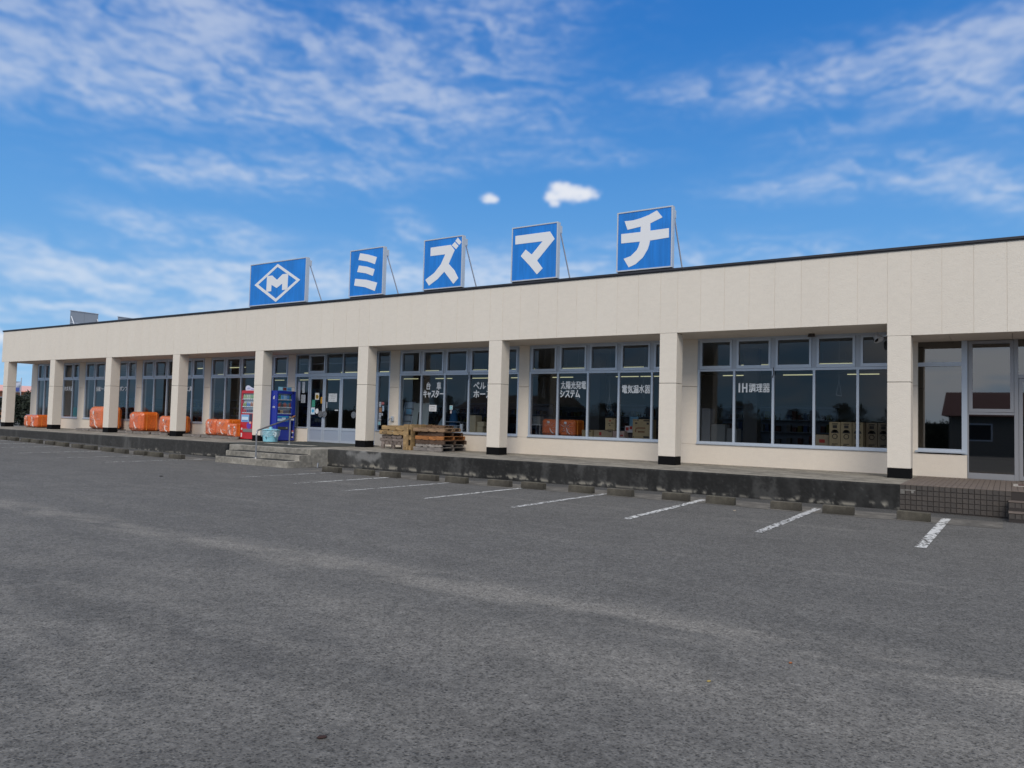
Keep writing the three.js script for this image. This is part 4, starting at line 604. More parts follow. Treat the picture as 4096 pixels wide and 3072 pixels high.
function bundle(label, x0, x1, y0, y1, zf, depth, seed) {
  const W = x1 - x0, H = y1 - y0, t = thing('orange_bundle', label, 'bundle', [(x0 + x1) / 2, y0, zf - depth / 2], 'orange bundles in plastic wrap'), r = mul(seed * 991 + 7);
  const g = new RoundedBoxGeometry(W, H, depth, 9, Math.min(W, H) * .2), p = g.attributes.position;
  for (let i = 0; i < p.count; i++) {
    let x = p.getX(i), y = p.getY(i), z = p.getZ(i); const u = x / W * 2, v = y / H * 2, w = z / depth * 2;
    const e = Math.max(0, Math.abs(w) - .55) / .45, bulge = 1 + .03 * (1 - v * v) - .07 * e * e; x *= bulge; y = (y + H / 2) * (1 - .05 * e * e * (w > 0 ? 1 : .6)) - H / 2;
    const a = Math.atan2(v + .1, u), rr = Math.hypot(u, v + .1); if (w > .9) { z += .05 * (1 - rr * .7) * depth * .4 - .05 * Math.exp(-rr * rr * 9) + .018 * Math.sin(a * 13 + seed * 2.1 + 2.2 * fbm(a * 2, rr * 3, 2)) * clamp(rr * 1.6) * (1.2 - rr * .5); }
    else { x += .008 * Math.sin(z * 34 + seed) * (Math.abs(u) > .9 ? 1 : 0) + (fbm(y * 7 + seed, z * 7, 3) - .5) * .03 * (Math.abs(u) > .9 ? 1 : 0); y += (v > .9 ? (fbm(x * 8 + seed, z * 6, 3) - .5) * .03 : 0); }
    p.setXYZ(i, x, y + H / 2, z);
  }
  g.computeVertexNormals(); mesh('rolled_sheet', uvm(g), seed % 2 ? orangeA : orangeB, t);
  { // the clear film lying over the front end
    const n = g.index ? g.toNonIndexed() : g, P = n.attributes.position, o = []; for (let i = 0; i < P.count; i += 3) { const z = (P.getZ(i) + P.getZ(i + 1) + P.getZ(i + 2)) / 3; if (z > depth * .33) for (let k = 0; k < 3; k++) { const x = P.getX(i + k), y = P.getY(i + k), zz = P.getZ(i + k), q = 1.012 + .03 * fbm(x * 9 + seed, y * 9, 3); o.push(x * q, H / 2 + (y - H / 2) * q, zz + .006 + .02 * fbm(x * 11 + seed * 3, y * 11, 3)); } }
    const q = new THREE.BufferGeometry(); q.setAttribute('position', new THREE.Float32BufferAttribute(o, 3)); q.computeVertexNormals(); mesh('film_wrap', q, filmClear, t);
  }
  // gathered film: ridges out from the twist, plastic highlights put into their whitish colour
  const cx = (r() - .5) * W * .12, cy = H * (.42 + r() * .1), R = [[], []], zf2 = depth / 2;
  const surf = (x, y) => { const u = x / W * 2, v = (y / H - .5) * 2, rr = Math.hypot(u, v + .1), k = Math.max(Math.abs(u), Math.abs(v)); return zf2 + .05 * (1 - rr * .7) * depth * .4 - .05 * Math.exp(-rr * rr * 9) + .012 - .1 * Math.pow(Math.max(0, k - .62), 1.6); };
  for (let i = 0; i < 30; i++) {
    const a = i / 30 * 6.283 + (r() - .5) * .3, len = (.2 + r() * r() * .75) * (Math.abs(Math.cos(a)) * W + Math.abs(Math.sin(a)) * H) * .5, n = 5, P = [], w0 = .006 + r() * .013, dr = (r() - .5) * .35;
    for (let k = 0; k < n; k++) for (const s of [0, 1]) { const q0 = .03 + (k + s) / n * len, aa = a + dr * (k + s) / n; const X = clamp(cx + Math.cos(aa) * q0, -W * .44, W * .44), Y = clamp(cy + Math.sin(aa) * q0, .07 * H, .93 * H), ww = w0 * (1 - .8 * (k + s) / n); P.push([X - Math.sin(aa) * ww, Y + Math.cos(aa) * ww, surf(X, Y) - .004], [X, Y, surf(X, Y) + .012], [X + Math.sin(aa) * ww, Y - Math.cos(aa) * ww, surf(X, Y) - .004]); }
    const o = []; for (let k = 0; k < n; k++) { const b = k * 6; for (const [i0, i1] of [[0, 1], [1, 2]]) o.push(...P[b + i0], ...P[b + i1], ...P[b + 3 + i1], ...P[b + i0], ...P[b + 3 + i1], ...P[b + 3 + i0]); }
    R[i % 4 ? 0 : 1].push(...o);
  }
  R.forEach((o, i) => { const q = new THREE.BufferGeometry(); q.setAttribute('position', new THREE.Float32BufferAttribute(o, 3)); q.computeVertexNormals(); mesh('gathered_film_glints', q, i ? filmW : film, t); });
  // twisted tail of film hanging from the gather
  const tl = tube([[cx, cy, surf(cx, cy) + .01], [cx + .06 * W, cy - .1 * H, surf(cx, cy) + .035], [cx + .14 * W, cy - .25 * H, surf(cx + .14 * W, cy - .25 * H) + .02], [cx + .26 * W, cy - .36 * H, surf(cx + .26 * W, cy - .36 * H) + .012]], .022 * Math.min(1, W + .2), 14, 6); tl.scale(1, 1, 1); mesh('film_tail', tl, filmW, t);
  mesh('paper_label', rb(cx - .05 * W - .03, cx - .05 * W + .05, cy + .24 * H, cy + .36 * H, surf(cx, cy + .3 * H) + .006, surf(cx, cy + .3 * H) + .009, .001), M.paper, t);
  // straps round the roll
  for (const k of [-.28, .2]) mesh('strap', rb(W / 2 * .99, W / 2 * 1.035 + .006, .06 * H, .95 * H, depth * k, depth * k + .016, .003), sm2(.85, .3, .05), t);
}
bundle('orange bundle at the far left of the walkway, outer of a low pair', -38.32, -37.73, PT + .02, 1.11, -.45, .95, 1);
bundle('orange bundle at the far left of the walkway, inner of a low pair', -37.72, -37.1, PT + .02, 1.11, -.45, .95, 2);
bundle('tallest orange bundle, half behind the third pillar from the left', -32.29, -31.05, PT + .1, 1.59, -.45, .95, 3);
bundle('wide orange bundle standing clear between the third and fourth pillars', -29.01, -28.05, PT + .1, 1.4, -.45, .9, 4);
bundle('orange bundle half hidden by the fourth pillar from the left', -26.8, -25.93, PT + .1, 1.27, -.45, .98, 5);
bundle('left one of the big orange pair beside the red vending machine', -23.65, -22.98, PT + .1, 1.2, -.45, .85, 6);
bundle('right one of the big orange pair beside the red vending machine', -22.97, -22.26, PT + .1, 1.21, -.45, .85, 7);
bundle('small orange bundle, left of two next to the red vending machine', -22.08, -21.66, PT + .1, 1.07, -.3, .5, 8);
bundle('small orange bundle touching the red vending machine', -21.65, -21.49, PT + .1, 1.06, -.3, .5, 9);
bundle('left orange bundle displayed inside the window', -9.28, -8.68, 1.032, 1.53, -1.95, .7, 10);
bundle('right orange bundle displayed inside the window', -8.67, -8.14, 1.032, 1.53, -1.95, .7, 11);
// ------------------------------------------------------------------ vending machines
function bottleGeo(h, r) { return new THREE.LatheGeometry([[0, 0], [r, 0], [r, h * .62], [r * .85, h * .7], [r * .4, h * .86], [r * .4, h], [0, h]].map(q => new THREE.Vector2(...q)), 10); }
const bg = [bottleGeo(.17, .026), new THREE.LatheGeometry([[0, 0], [.026, 0], [.028, .01], [.028, .1], [.024, .115], [0, .115]].map(q => new THREE.Vector2(...q)), 10)];
function vending(name, label, pos, turn, W, c1, cols, blue) {
  const t = thing(name, label, 'vending machine', pos); t.rotation.y = turn;
  const D = .7, H = 1.83, body = phy({ color: lin(...c1), roughness: .35, clearcoat: .3, clearcoatRoughness: .2 }), wh = sm2(.68, .7, .72), lining = sm2(.55, .6, .64), X = W / 2;
  // local: front faces +z at z = 0
  mesh('cabinet', [rb(-X, X, .08, H, -D, -.09, .012), rb(-X, -X + .06, .08, H, -.092, 0, .01), rb(X - (blue ? .17 : .1), X, .08, H, -.092, 0, .01), rb(-X + .058, X - .09, .08, .98, -.092, 0, .01), rb(-X + .058, X - .09, 1.72, H, -.092, 0, .01)], body, t);
  mesh('plinth', bx(-X + .03, X - .03, 0, .08, -D + .03, -.05), M.dark, t); mesh('kick_plate', rb(-X + .01, X - .01, .035, .1, -.04, .006, .006), body, t);
  const r0 = X - (blue ? .17 : .1), l0 = -X + .06;
  mesh('display_back', bx(l0, r0, .98, 1.72, -.089, -.084), lining, t);
  [.985, 1.21, 1.49].forEach((y, k) => {
    mesh('price_rail', rb(l0, r0, y, y + .035, -.083, -.012, .004), wh, t);
    const n = blue ? 9 : 8; for (let i = 0; i < n; i++) { const x = lerp(l0 + .045, r0 - .045, i / (n - 1)); const m = mesh('drink_sample', bg[k === 2 || (k === 1 && i % 3) ? 0 : 1], cols[k][(i / 2 | 0) % cols[k].length], t); m.position.set(x, y + .036, -.05); if (k < 2) m.scale.y = .95; mesh('price_button', rb(x - .018, x + .018, y + .006, y + .022, -.013, -.007, .003), i % 3 ? sm2(.06, .09, .14) : sm2(.1, .25, .5), t); }
  });
  pane(t, l0, r0, .98, 1.72, phy({ color: lin(.93, .95, .96), roughness: .02, transmission: 1, thickness: 0 }), -.004);
  return { t, X, l0, r0, H, body, wh };
}
{
  const C = (...l) => l.map(q => std({ color: lin(...q), roughness: .35 }));
  const v = vending('vending_machine', 'blue drink vending machine beside the glass doors, turned towards them', [-19.46, PT, -.875], Math.PI / 2, .85, [.012, .032, .34], [C([.05, .02, .015], [.4, .3, .2], [.06, .06, .14], [.1, .09, .13]), C([.35, .06, .03], [.06, .07, .1], [.4, .12, .1], [.12, .15, .2]), C([.05, .2, .08], [.1, .35, .7], [.3, .5, .75], [.08, .25, .6])], true);
  const { t, X, l0 } = v;
  mesh('shelf_banner', bx(l0, X - .18, 1.36, 1.48, -.083, -.08), sm2(.03, .25, .5), t);
  mesh('poster', rb(l0 - .01, X - .3, .71, .92, -.001, .005, .001), sm2(.03, .14, .42), t); mesh('poster_art', [rb(l0, l0 + .2, .74, .82, .0052, .0066, .0006), rb(l0 + .19, l0 + .36, .73, .86, .0068, .0076, .0003)], sm2(.55, .66, .78), t); mesh('poster_art', rb(l0, X - .31, .872, .915, .0052, .0066, .0006), sm2(.03, .3, .5), t);
  mesh('coin_panel', rb(X - .29, X - .19, .82, .95, -.001, .012, .003), M.dark, t); mesh('coin_label', rb(X - .28, X - .2, .87, .9, .0125, .014, .0005), v.wh, t);
  mesh('price_notice', rb(X - .19, X - .04, .765, .83, .001, .004, .001), v.wh, t);
  mesh('pickup_flap', rb(l0 + .02, X - .31, .43, .53, .001, .018, .006), sm2(.055, .06, .045), t); mesh('flap_label', rb(X - .42, X - .34, .475, .5, .0185, .0195, .0004), sm2(.4, .45, .42), t);
  for (const [y, c] of [[.3, [.7, .72, .75]], [.13, [.65, .6, .68]], [.35, [.6, .14, .08]]]) mesh('sticker', rb(X - .13, X - .05, y, y + .045, .001, .004, .001), sm2(...c), t);
  const hd = thing('header_board', 'pale blue printed board standing on the blue vending machine', 'board', [-19.47, PT + 1.832, -.8]); mesh('board', rb(-.006, .006, 0, .135, -.3, .3, .003), sm2(.2, .48, .68), hd); mesh('print', rb(.0062, .0085, .012, .12, -.06, .1, .001), sm2(.16, .03, .03), hd); mesh('print', rb(.0062, .008, .02, .1, -.26, -.1, .0008), sm2(.06, .2, .5), hd); mesh('print', rb(.0062, .008, .03, .11, .14, .27, .0008), sm2(.35, .62, .78), hd);
  text('d', .12, v.wh, t, [-X - .002, 1.52, -.22], [0, -Math.PI / 2, 0]); text('ns', .085, v.wh, t, [-X - .002, 1.2, -.22], [0, -Math.PI / 2, 0]);
}
{
  const C = (...l) => l.map(q => std({ color: lin(...q), roughness: .35 }));
  const v = vending('vending_machine', 'red drink vending machine half hidden behind a pillar', [-20.98, PT, -.45], 0, .98, [.5, .012, .02], [C([.5, .03, .04], [.12, .1, .22], [.1, .1, .14]), C([.3, .4, .12], [.12, .25, .6], [.5, .2, .1]), C([.45, .6, .3], [.6, .66, .5], [.3, .5, .25])], false);
  const { t, X, l0 } = v;
  mesh('poster', rb(-X + .05, -X + .5, .66, .935, .001, .005, .001), sm2(.2, .42, .7), t); mesh('poster_art', rb(-X + .09, -X + .45, .74, .85, .0052, .0066, .0006), sm2(.62, .74, .84), t); mesh('poster_art', rb(-X + .11, -X + .42, .68, .72, .0052, .0066, .0006), sm2(.1, .2, .5), t);
  mesh('coin_panel', rb(-X + .52, -X + .68, .68, .96, .001, .012, .003), sm2(.05, .05, .09), t);
  mesh('sticker', new THREE.CylinderGeometry(.13, .09, .003, 7).rotateX(Math.PI / 2).translate(-X + .5, .53, .004), sm2(.13, .06, .4), t); mesh('sticker', rb(-X + .52, -X + .64, .6, .69, .006, .009, .001), sm2(.75, .4, .35), t);
  mesh('pickup_flap', rb(-X + .18, X - .25, .29, .41, .001, .018, .006), sm2(.2, .2, .19), t); mesh('sticker', new THREE.CylinderGeometry(.045, .045, .004, 20).rotateX(Math.PI / 2).translate(-X + .1, .4, .004), sm2(.62, .58, .58), t); mesh('sticker', rb(-X + .06, -X + .13, .1, .25, .001, .004, .001), sm2(.7, .66, .66), t);
  const hd = thing('header_board', 'white wavy topper standing on the red vending machine', 'board', [-20.9, PT + 1.832, -.5]); const s = new THREE.Shape(); s.moveTo(-.38, 0); s.lineTo(-.38, .1); s.bezierCurveTo(-.36, .2, -.2, .2, -.1, .12); s.bezierCurveTo(0, .06, .2, .09, .36, .08); s.lineTo(.36, 0); mesh('board', new THREE.ExtrudeGeometry(s, { depth: .012, bevelEnabled: true, bevelSize: .008, bevelThickness: .006 }), sm2(.62, .64, .78), hd); mesh('print', [rb(-.3, -.14, .05, .07, .0185, .021, .001), rb(-.26, -.1, .085, .1, .0185, .021, .001), rb(-.08, .2, .03, .05, .0185, .021, .001)], sm2(.22, .25, .5), hd);
}
{ // pail
  const t = thing('trash_pail', 'light blue lidded plastic pail with a clear bag at the pillar foot', 'pail', [-19.2, PT, -.02]), m = phy({ color: lin(.3, .66, .78), roughness: .4, clearcoat: .2 });
  mesh('pail_body', new THREE.LatheGeometry([[0, .004], [.235, .004], [.245, .02], [.285, .4], [.3, .4], [.3, .415], [.28, .415], [.23, .03], [0, .03]].map(q => new THREE.Vector2(...q)), 36), m, t);
  mesh('lid', new THREE.LatheGeometry([[0, .47], [.05, .468], [.2, .452], [.315, .43], [.318, .415], [.305, .412]].map(q => new THREE.Vector2(...q)), 36), m, t); mesh('lid_knob', new THREE.LatheGeometry([[0, .53], [.05, .528], [.06, .515], [.045, .49], [.05, .469]].map(q => new THREE.Vector2(...q)), 20), m, t);
  const g = new THREE.CylinderGeometry(.335, .3, .2, 60, 10, true), p = g.attributes.position; for (let i = 0; i < p.count; i++) { const a = Math.atan2(p.getZ(i), p.getX(i)), y = p.getY(i), k = 1 + .07 * Math.sin(a * 9 + y * 12) * (.5 - y * 2) * .8 + (fbm(a * 4 + 10, y * 14, 3) - .5) * .2; p.setXYZ(i, p.getX(i) * k, y + .31 + .03 * Math.sin(a * 5), p.getZ(i) * k); } g.computeVertexNormals();
  mesh('plastic_bag', g, phy({ color: lin(.86, .93, .95), roughness: .3, transmission: .75, thickness: 0, side: THREE.DoubleSide }), t);
  mesh('bag_knot', [new THREE.TorusKnotGeometry(.05, .02, 40, 6, 2, 3).translate(.34, .27, .08), new THREE.SphereGeometry(.045, 10, 8).scale(1, 1.3, .6).translate(.38, .22, .1)], phy({ color: lin(.8, .9, .93), roughness: .35, transmission: .5, thickness: 0 }), t);
  mesh('printed_mark', [rb(.06, .12, .15, .17, .258, .266, .001), rb(.05, .13, .18, .19, .262, .27, .001), rb(.08, .11, .11, .14, .252, .26, .001)], sm2(.1, .22, .26), t);
}
{ // tap on the pilaster, flood lamp by the last pillar, loose cable
  const t = thing('wall_tap', 'small grey outlet box with a tap on the pilaster behind the pallets', 'tap', [-14.83, 1.36, -1.5]); mesh('box', rb(-.05, .07, -.03, .13, 0, .06, .008), M.galv, t); mesh('spout', tube([[.02, .05, .06], [.02, .05, .12], [-.03, .03, .14], [-.05, -.03, .14]], .014, 14, 8), M.steel, t);
  const f = thing('flood_lamp', 'small grey flood lamp on an arm under the soffit at the last pillar', 'lamp', [.36, 3.52, -.75]); mesh('arm', bar([0, .02, 0], [-.24, .0, .0], .014), M.white, f); mesh('shade', new THREE.LatheGeometry([[.03, .09], [.06, .07], [.1, -.05], [.11, -.07], [.09, -.06], [0, -.02]].map(q => new THREE.Vector2(...q)), 20).rotateZ(.5).rotateX(-.4).translate(-.29, -.02, 0), M.galv, f); mesh('lens', new THREE.SphereGeometry(.05, 12, 10).translate(-.32, -.07, .03), M.dark, f);
  for (const [x, l] of [[-2.36, 'black cable end hanging from the transom in the last window band'], [-11.7, 'black cable end hanging from the transom beside the hose lettering']]) { const c = mesh('loose_cable', tube([[x, 2.93, -1.5], [x + .012, 2.86, -1.48], [x + .006, 2.76, -1.485], [x - .02, 2.68, -1.48]], .009, 14, 6), M.dark, scene); c.userData = { label: l, category: 'cable', group: 'loose cables on the window frames' }; }
}
// ------------------------------------------------------------------ goods inside the windows
function carton(label, x0, x1, y0, y1, z, d, mat, marks = [], grp = 'cartons in the windows') {
  const t = thing('cardboard_box', label, 'box', [(x0 + x1) / 2, y0, z], grp), w = x1 - x0, h = y1 - y0;
  mesh('carton', rb(-w / 2, w / 2, 0, h, -d, 0, .004), mat, t); mesh('tape_strip', rb(-.03, .03, h - .0005, h + .0015, -d + .002, -.002, .0006), sm2(.4, .3, .2), t);
  for (const [a, b, c, e, m] of marks) mesh('printed_mark', rb(lerp(-w / 2, w / 2, a), lerp(-w / 2, w / 2, b), h * c, h * e, .0006, .0022, .0006), m || M.ink, t); return t;
}
const dk = [[.25, .75, .9, .94], [.3, .7, .75, .87], [.3, .7, .58, .68], [.24, .76, .1, .13], [.2, .55, .05, .08]];
[['left one of the tall printed cartons in the rightmost window band', -1.15, -.9], ['middle one of the tall printed cartons in the rightmost window band', -.89, -.645], ['tall printed carton right at the last mullion', -.635, -.4], ['dim tall printed carton right of the last mullion', -.385, -.14], ['dim tall printed carton by the last pillar', -.13, .11]].forEach(([l, a, b], i) => { const z = i > 2 ? -2.35 : -2.0, t = carton(l, a, b, 1.032, 1.63, z, .45, i > 2 ? M.cardB : M.card, dk, 'tall printed cartons'); mesh('printed_ring', new THREE.TorusGeometry(.055, .008, 6, 28).translate(0, .25, .002), M.ink, t); mesh('printed_mark', new THREE.CylinderGeometry(.085, .085, .0012, 24, 1, false, 0, Math.PI).rotateX(Math.PI / 2).rotateZ(Math.PI / 2).translate(0, .33, .0016), M.ink, t); });
carton('low brown carton beside the tall printed cartons', -1.5, -1.17, 1.032, 1.31, -2.1, .5, M.cardB, [[.3, .7, .3, .6, M.inkRed]]);
carton('dim grey carton tower at the left of the rightmost window band', -4.44, -4.2, 1.032, 1.92, -2.3, .35, sm2(.2, .2, .2)); carton('dim grey wide carton at the left of the rightmost window band', -4.18, -3.8, 1.032, 1.5, -2.3, .4, sm2(.17, .17, .16)); carton('dim grey low carton beside the wide grey carton', -3.77, -3.5, 1.032, 1.4, -2.35, .4, sm2(.15, .15, .145));
carton('upright printed carton standing on the low carton row', -7.16, -6.86, 1.25, 1.6, -2.0, .3, M.card, [[.72, .95, .9, .96], [.4, .58, .72, .84, M.inkRed], [.3, .5, .5, .56], [.6, .85, .56, .62], [.4, .55, .36, .44], [.2, .8, .06, .09]]);
carton('low brown carton at the left end of the carton row', -7.9, -7.56, 1.032, 1.24, -1.98, .4, M.card, [[.6, .9, .78, .9]]); carton('long low brown carton in the carton row', -7.54, -6.95, 1.032, 1.245, -2.03, .4, M.cardB, [[.3, .42, .3, .75, M.inkRed], [.8, .95, .78, .9]]); carton('pinkish low carton at the right end of the carton row', -6.92, -6.56, 1.032, 1.24, -2.0, .35, sm2(.4, .27, .21), [[.6, .9, .3, .5, M.inkRed]]);
{ const c = carton('large printed carton with an elbow pipe drawing on its front', -6.31, -5.79, 1.032, 1.585, -2.0, .45, M.card, [[.62, .96, .9, .97], [.05, .1, .93, .97], [.14, .2, .93, .97], [.24, .34, .93, .98], [.13, .27, .76, .84], [.8, .94, .74, .84], [.3, .7, .33, .41, sm2(.2, .1, .05)], [.62, .95, .06, .16], [.16, .5, .1, .115], [.04, .09, .07, .13]]); mesh('printed_pipe', tube([[-.17, .19, .003], [-.165, .27, .003], [-.13, .3, .003], [.12, .31, .003]], .022, 20, 5).scale(1, 1, .06), sm2(.24, .12, .06), c); }
carton('pale blue panel standing behind the small red printed box', -6.75, -6.48, 1.032, 1.66, -2.75, .04, sm2(.22, .42, .52)); carton('small white box with red print in front of the blue panel', -6.64, -6.4, 1.2, 1.39, -2.2, .25, sm2(.5, .45, .43), [[.1, .5, .3, .8, M.inkRed], [.6, .95, .5, .95, M.inkRed]]); carton('dark box under the small red printed box', -6.55, -6.34, 1.032, 1.2, -2.25, .3, sm2(.07, .05, .05));
{ const t = thing('display_table', 'small white table in the window left of the orange bundles', 'table', [-9.55, 1.03, -2.1]); mesh('table_top', rb(-.17, .17, .3, .33, -.3, .02, .004), sm2(.45, .46, .46), t); for (const [x, z] of [[-.15, 0], [.15, 0], [-.15, -.27], [.15, -.27]]) mesh('leg', bar([x, .002, z], [x, .3, z], .012), sm2(.5, .5, .5), t); }
carton('grey box standing on the small white table', -9.7, -9.42, 1.362, 1.6, -2.14, .22, sm2(.22, .22, .21));
[['tallest light carton left of the fifth pillar from the right', -12.15, -11.79, 1.032, 1.59, -2.05], ['upper small carton in the pile left of the hose lettering pillar', -11.75, -11.5, 1.24, 1.39, -2.1], ['lower small carton in the pile left of the hose lettering pillar', -11.77, -11.54, 1.032, 1.235, -2.1], ['dim carton at the right of the small carton pile', -11.48, -11.2, 1.032, 1.36, -2.2]].forEach(([l, a, b, c, d, z], i) => carton(l, a, b, c, d, z, .35, i === 3 ? M.cardB : sm2(.52, .42, .26)));
{ const w = carton('white leaflet stand beside the mullion in the pallet window', -12.26, -12.17, 1.032, 1.3, -1.85, .05, M.paper); }
{ // brochure rack, leaning boards, blue machine
  const t = thing('brochure_rack', 'grey brochure rack with clear pockets in the window behind the pallets', 'rack', [-14.75, 1.03, -2.05]); mesh('rack_frame', [bar([-.22, 0, 0], [-.22, .95, -.22], .014), bar([.22, 0, 0], [.22, .95, -.22], .014), bar([-.22, .95, -.22], [.22, .95, -.22], .014), bar([-.22, .04, -.01], [.22, .04, -.01], .014)], M.galv, t);
  for (let k = 0; k < 4; k++) { const z = -.05 - k * .05, y = .08 + k * .22; mesh('pocket', rb(-.2, .2, y, y + .19, z - .012, z, .003).rotateX(0), sm2(.36, .39, .42), t); mesh('brochure', rb(-.15 + k * .02, .12, y + .03, y + .2, z + .0005, z + .004, .001), k === 2 ? sm2(.25, .5, .68) : sm2(.5, .53, .55), t); }
  const p = (l, x0, x1, y1, z, m, lean) => { const q = mesh('leaning_board', rb(x0, x1, 0, y1, -.015, .015, .004), m, scene); q.position.set(0, 1.031, z); q.rotation.x = -lean; q.userData = { label: l, category: 'board', group: 'boards leaning in the window behind the pallets' }; };
  p('wide pale grey board leaning in the window behind the pallets', -14.5, -13.95, .93, -2.1, sm2(.4, .45, .43), .1); p('narrow pale grey board leaning beside the first mullion', -13.93, -13.77, .94, -2.05, sm2(.42, .47, .45), .08);
  const s = new THREE.Shape([[0, 0], [.42, 0], [.42, .6]].map(q => new THREE.Vector2(...q))); const tri = mesh('leaning_board', new THREE.ExtrudeGeometry(s, { depth: .02, bevelEnabled: false }).translate(-13.5, 1.031, -2.1), sm2(.25, .3, .31), scene); tri.userData = { label: 'dark triangular board leaning against the second mullion', category: 'board', group: 'boards leaning in the window behind the pallets' };
  const r = mesh('steel_rod', bar([-14.16, 1.03, -1.95], [-14.1, 1.65, -1.98], .02), M.dark, scene); r.userData = { label: 'dark rod leaning before the wide pale board', category: 'rod' };
  const b = thing('blue_machine', 'blue hooded machine in the window behind the pallets', 'machine', [-12.9, 1.03, -2.35]); mesh('hood', new THREE.CylinderGeometry(.1, .2, .7, 6).translate(0, .36, 0), sm2(.015, .09, .2), b); mesh('tray', [rb(-.2, .45, .08, .1, .0, .25, .003), rb(-.2, .45, .2, .215, 0, .25, .003), rb(-.2, .45, .32, .335, 0, .25, .003)], M.galv, b); mesh('parts_bin', [rb(-.1, .08, .1, .19, .02, .22, .01), rb(.14, .3, .1, .2, .02, .22, .01)], sm2(.3, .31, .3), b);
  const c = thing('storage_bin', 'turquoise storage bin behind the window of the second bay', 'bin', [-36.45, .98, -2.05]); mesh('bin_body', new THREE.CylinderGeometry(.22, .17, .5, 24, 1, true).translate(0, .27, 0), std({ color: lin(.06, .42, .42), roughness: .5, side: 2 }), c); mesh('bin_rim', new THREE.TorusGeometry(.22, .018, 8, 28).rotateX(Math.PI / 2).translate(0, .52, 0), std({ color: lin(.06, .42, .42), roughness: .5 }), c); mesh('bin_stand', bx(-.4, .4, -.5, .02, -.3, .3), M.shelf, c);
}
// cords with loops hanging in the windows
[[-9.22, 2.2, .1, 'knotted', 'behind the leftmost pane beside the orange bundles'], [-8.05, 2.16, .06, 'thin', 'behind the solar lettering'], [-7.02, 1.85, .17, 'long', 'with a wide triangular loop right of the solar lettering'], [-5.98, 2.2, .05, 'thin', 'behind the water heater lettering'], [-12.9, 1.7, .05, 'long', 'behind the castor lettering'], [-12.15, 2.1, .04, 'pale', 'right of the castor lettering'], [-.93, 2.28, .12, 'thin', 'with a small loop above the tall printed cartons'], [-11.15, 2.1, .04, 'thin', 'behind the belt lettering']].forEach(([x, y, w, a, l]) => {
  const m = mesh('hanging_cord', [bar([x, 3.7, -1.95], [x, y + .35, -1.95], .004, 5), bar([x, y + .35, -1.95], [x - w / 2, y, -1.95], .004, 5), bar([x, y + .35, -1.95], [x + w / 2, y - .03, -1.95], .004, 5), bar([x - w / 2, y, -1.95], [x + w / 2, y - .03, -1.95], .006, 5)], sm2(.4, .4, .38), scene); m.userData = { label: `${a} pale cord hanging ${l}`, category: 'cord', group: 'cords hanging in the windows' };
});
// ------------------------------------------------------------------ planting, houses, banner
const leafMat = c => phy({ color: lin(...c), roughness: .8, transmission: .25, thickness: 0, side: THREE.DoubleSide });
function foliage(n, blobsList, size, seed) {
  const r = mul(seed), P = [];
  for (let i = 0; i < n; i++) {
    const [cx, cy, cz, rx, ry, rz] = blobsList[(r() * blobsList.length) | 0]; let a = r() * 6.283, u = r() * 2 - 1, q = Math.pow(r(), .38), s = Math.sqrt(1 - u * u);
    const x = cx + Math.cos(a) * s * q * rx, y = cy + u * q * ry, z = cz + Math.sin(a) * s * q * rz, k = size * (.6 + r() * .8), d = new THREE.Vector3(r() - .5, r() - .3, r() - .5).normalize(), e = new THREE.Vector3(r() - .5, r() - .5, r() - .5).cross(d).normalize();
    P.push(x - e.x * k * .4, y - e.y * k * .4, z - e.z * k * .4, x + e.x * k * .4, y + e.y * k * .4, z + e.z * k * .4, x + d.x * k * 1.3, y + d.y * k * 1.3, z + d.z * k * 1.3);
  }
  const g = new THREE.BufferGeometry(); g.setAttribute('position', new THREE.Float32BufferAttribute(P, 3)); g.computeVertexNormals(); return g;
}
function shrub(name, label, cat, [x, y, z], h, w, n, c, seed, grp, trunk = .15) {
  const t = thing(name, label, cat, [x, y, z], grp), r = mul(seed + 5), bl = []; for (let i = 0; i < 12; i++) { const a = r() * 6.283, q = r() * w * .34; bl.push([Math.cos(a) * q, h * (.3 + r() * .5), Math.sin(a) * q, w * (.18 + r() * .16), h * (.16 + r() * .13), w * (.18 + r() * .16)]); }
  bl.push([0, h * .3, 0, w * .4, h * .3, w * .4]); for (let i = 0; i < 5; i++) { const a = r() * 6.283; bl.push([Math.cos(a) * w * .2, h * .86, Math.sin(a) * w * .2, w * .09, h * .14, w * .09]); }
  const br = [new THREE.CylinderGeometry(trunk * .4, trunk, h * .6, 8).translate(0, h * .3, 0)]; for (let i = 0; i < 5; i++) { const a = i * 1.26; br.push(bar([0, h * .3, 0], [Math.cos(a) * w * .28, h * (.55 + .1 * (i % 3)), Math.sin(a) * w * .28], trunk * .28, 6)); }
  mesh('trunk', br, sm2(.06, .045, .035), t); mesh('crown', foliage(n, bl, .13, seed), leafMat(c), t);
}
shrub('evergreen_shrub', 'dark evergreen shrub seen between the last pillar and the left corner', 'shrub', [-50.2, .1, -5.6], 2.15, 2.9, 7000, [.02, .032, .016], 11, 'shrubs beyond the left end');
shrub('evergreen_shrub', 'dark evergreen shrub left of the last pillar', 'shrub', [-51.5, .1, -3.9], 2.3, 2.7, 6000, [.022, .03, .017], 12, 'shrubs beyond the left end');
shrub('evergreen_shrub', 'taller dark shrub touching the left corner of the store', 'shrub', [-53.5, .1, -8.3], 2.5, 3, 6000, [.02, .034, .016], 13, 'shrubs beyond the left end');
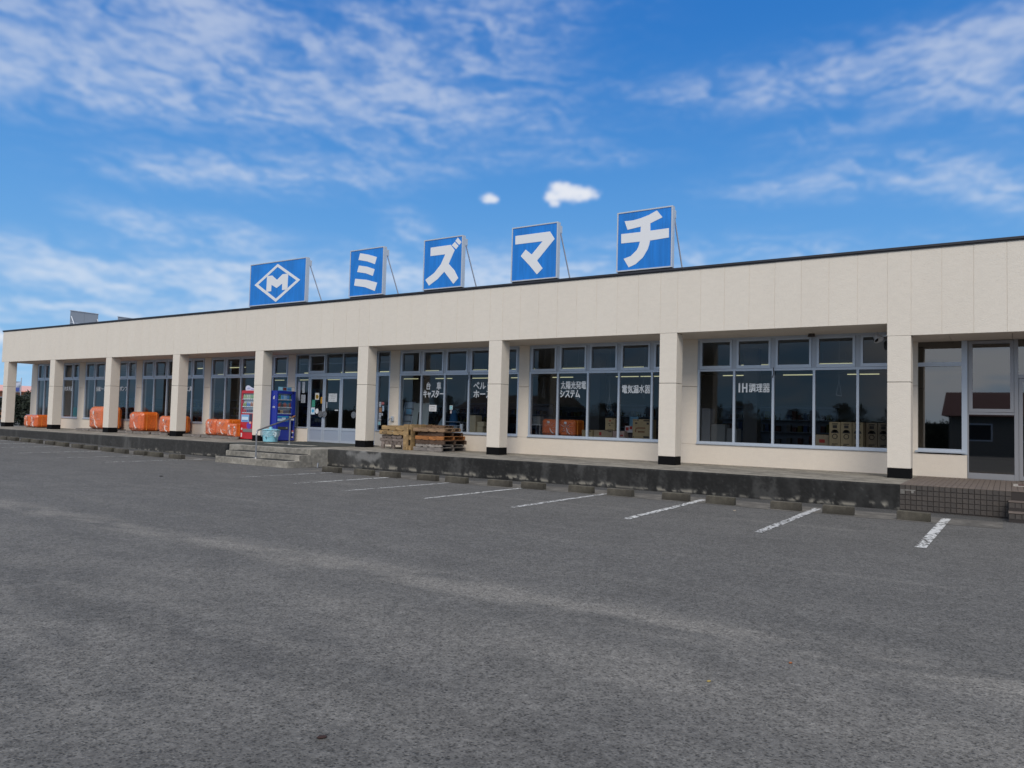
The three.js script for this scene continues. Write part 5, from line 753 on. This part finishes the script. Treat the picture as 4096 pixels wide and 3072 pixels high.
function house(label, [x, y, z], w, d, h, rh, wall, roofc, turn) {
  const t = thing('house', label, 'house', [x, y, z]); t.rotation.y = turn; mesh('wall', bx(-w / 2, w / 2, -.3, h, -d / 2, d / 2), std({ color: lin(...wall), roughness: .9 }), t);
  const s = new THREE.Shape([[-d / 2 - .5, h - .1], [d / 2 + .5, h - .1], [0, h + rh]].map(q => new THREE.Vector2(...q))); mesh('roof', new THREE.ExtrudeGeometry(s, { depth: w + .8, bevelEnabled: false }).translate(0, 0, -w / 2 - .4).rotateY(Math.PI / 2), std({ color: lin(...roofc), roughness: .8 }), t);
  for (const k of [-.3, .05, .33]) { const g = mesh('window', bx(k * w - .7, k * w + .7, h * .35, h * .78, d / 2, d / 2 + .03), M.galv, t); mesh('window_pane', bx(k * w - .62, k * w + .62, h * .38, h * .75, d / 2 + .031, d / 2 + .034), M.dark, g); mesh('window', bx(w / 2, w / 2 + .03, h * .35, h * .78, k * d - .6, k * d + .6), M.dark, t); }
}
house('orange walled house with a pink roof beyond the left end', [-92, .1, -17.5], 22, 16, 3.05, .75, [.62, .26, .13], [.75, .42, .36], Math.PI / 2);
house('white walled house with a dark red roof across the street', [4.2, 0, 40], 10, 8, 2.6, 1.6, [.16, .15, .13], [.07, .014, .016], Math.PI); house('low beige house with a brown roof across the street', [-44, 0, 52], 12, 8, 2.7, 1.6, [.5, .45, .38], [.14, .1, .08], Math.PI);
[[-20, 46, 3.3], [-16.2, 44, 3.6], [-12.3, 47, 3.0], [-8.2, 45, 3.5], [-4.6, 46, 3.2], [-25, 46, 3.0], [-30, 45, 3.4], [-35.5, 48, 3.3], [-54, 50, 4.2], [-61, 50, 3.8], [-68, 52, 4.4]].forEach(([x, z, h], i) => shrub('street_tree', `${['first', 'second', 'third', 'fourth', 'fifth', 'sixth', 'seventh', 'eighth', 'ninth', 'tenth', 'eleventh', 'twelfth'][i]} low tree of the row behind the camera, seen only mirrored in the glass`, 'tree', [x, 0, z], h, 4.6, 2600, [.03, .045, .02], 40 + i, 'trees mirrored in the windows', .14));
{ const t = thing('hedge', 'long clipped dark hedge behind the camera, seen only mirrored in the glass', 'hedge', [-35, 0, 48.5]); mesh('hedge_core', bx(-42, 36, 0, 2.1, -.5, .5), sm2(.012, .018, .01), t); const bl = []; for (let x = -42; x < 36; x += .8) bl.push([x, 1.15, 0, .8, 1.25, .8]); mesh('hedge_leaves', foliage(26000, bl, .17, 91), leafMat([.03, .045, .02]), t); }
{ const t = thing('banner_flag', 'white and blue banner flag on a pole beyond the left end', 'banner', [-54.9, .1, -7.45]); mesh('pole', bar([0, -.1, 0], [0, 3.4, 0], .03), M.galv, t); mesh('cross_arm', bar([0, 3.12, 0], [-.05, 3.12, .42], .012), M.galv, t);
  const g = new THREE.PlaneGeometry(.42, .74, 8, 12).rotateY(Math.PI / 2).translate(-.03, 2.75, .23), p = g.attributes.position; for (let i = 0; i < p.count; i++) p.setX(i, p.getX(i) + .03 * Math.sin(p.getY(i) * 9 + p.getZ(i) * 7)); g.computeVertexNormals(); mesh('cloth', g, std({ color: lin(.6, .64, .75), roughness: .8, side: 2 }), t); mesh('cloth_print', [bx(-.005, .012, 2.45, 2.7, .1, .34)], sm2(.12, .16, .5), t); }
// small litter on the asphalt
{
  const r = mul(5); const lf = new THREE.SphereGeometry(.5, 8, 6).scale(.05, .012, .03);
  [[-.12, 15.05, 'small dark dry leaf lying in the near asphalt', [.035, .015, .012], 1], [1.35, 12.55, 'tiny orange leaf on the pale band of grit', [.3, .1, .03], .7], [1.05, 13.2, 'tiny yellow leaf on the asphalt at lower right', [.35, .26, .08], .7], [-1.5, 4.35, 'crumpled pale scrap before the wheel stops', [.5, .42, .32], 1.1], [-13.6, 7.5, 'dark flattened scrap on the far asphalt', [.05, .05, .05], 2]].forEach(([x, z, l, c, s]) => { const m = mesh('dry_leaf', lf, sm2(...c), scene); m.position.set(x, gh(x, z) + .006 * s, z); m.scale.setScalar(s); m.rotation.y = r() * 6; m.userData = { label: l, category: 'litter' }; });
}
renderer.render(scene, camera);
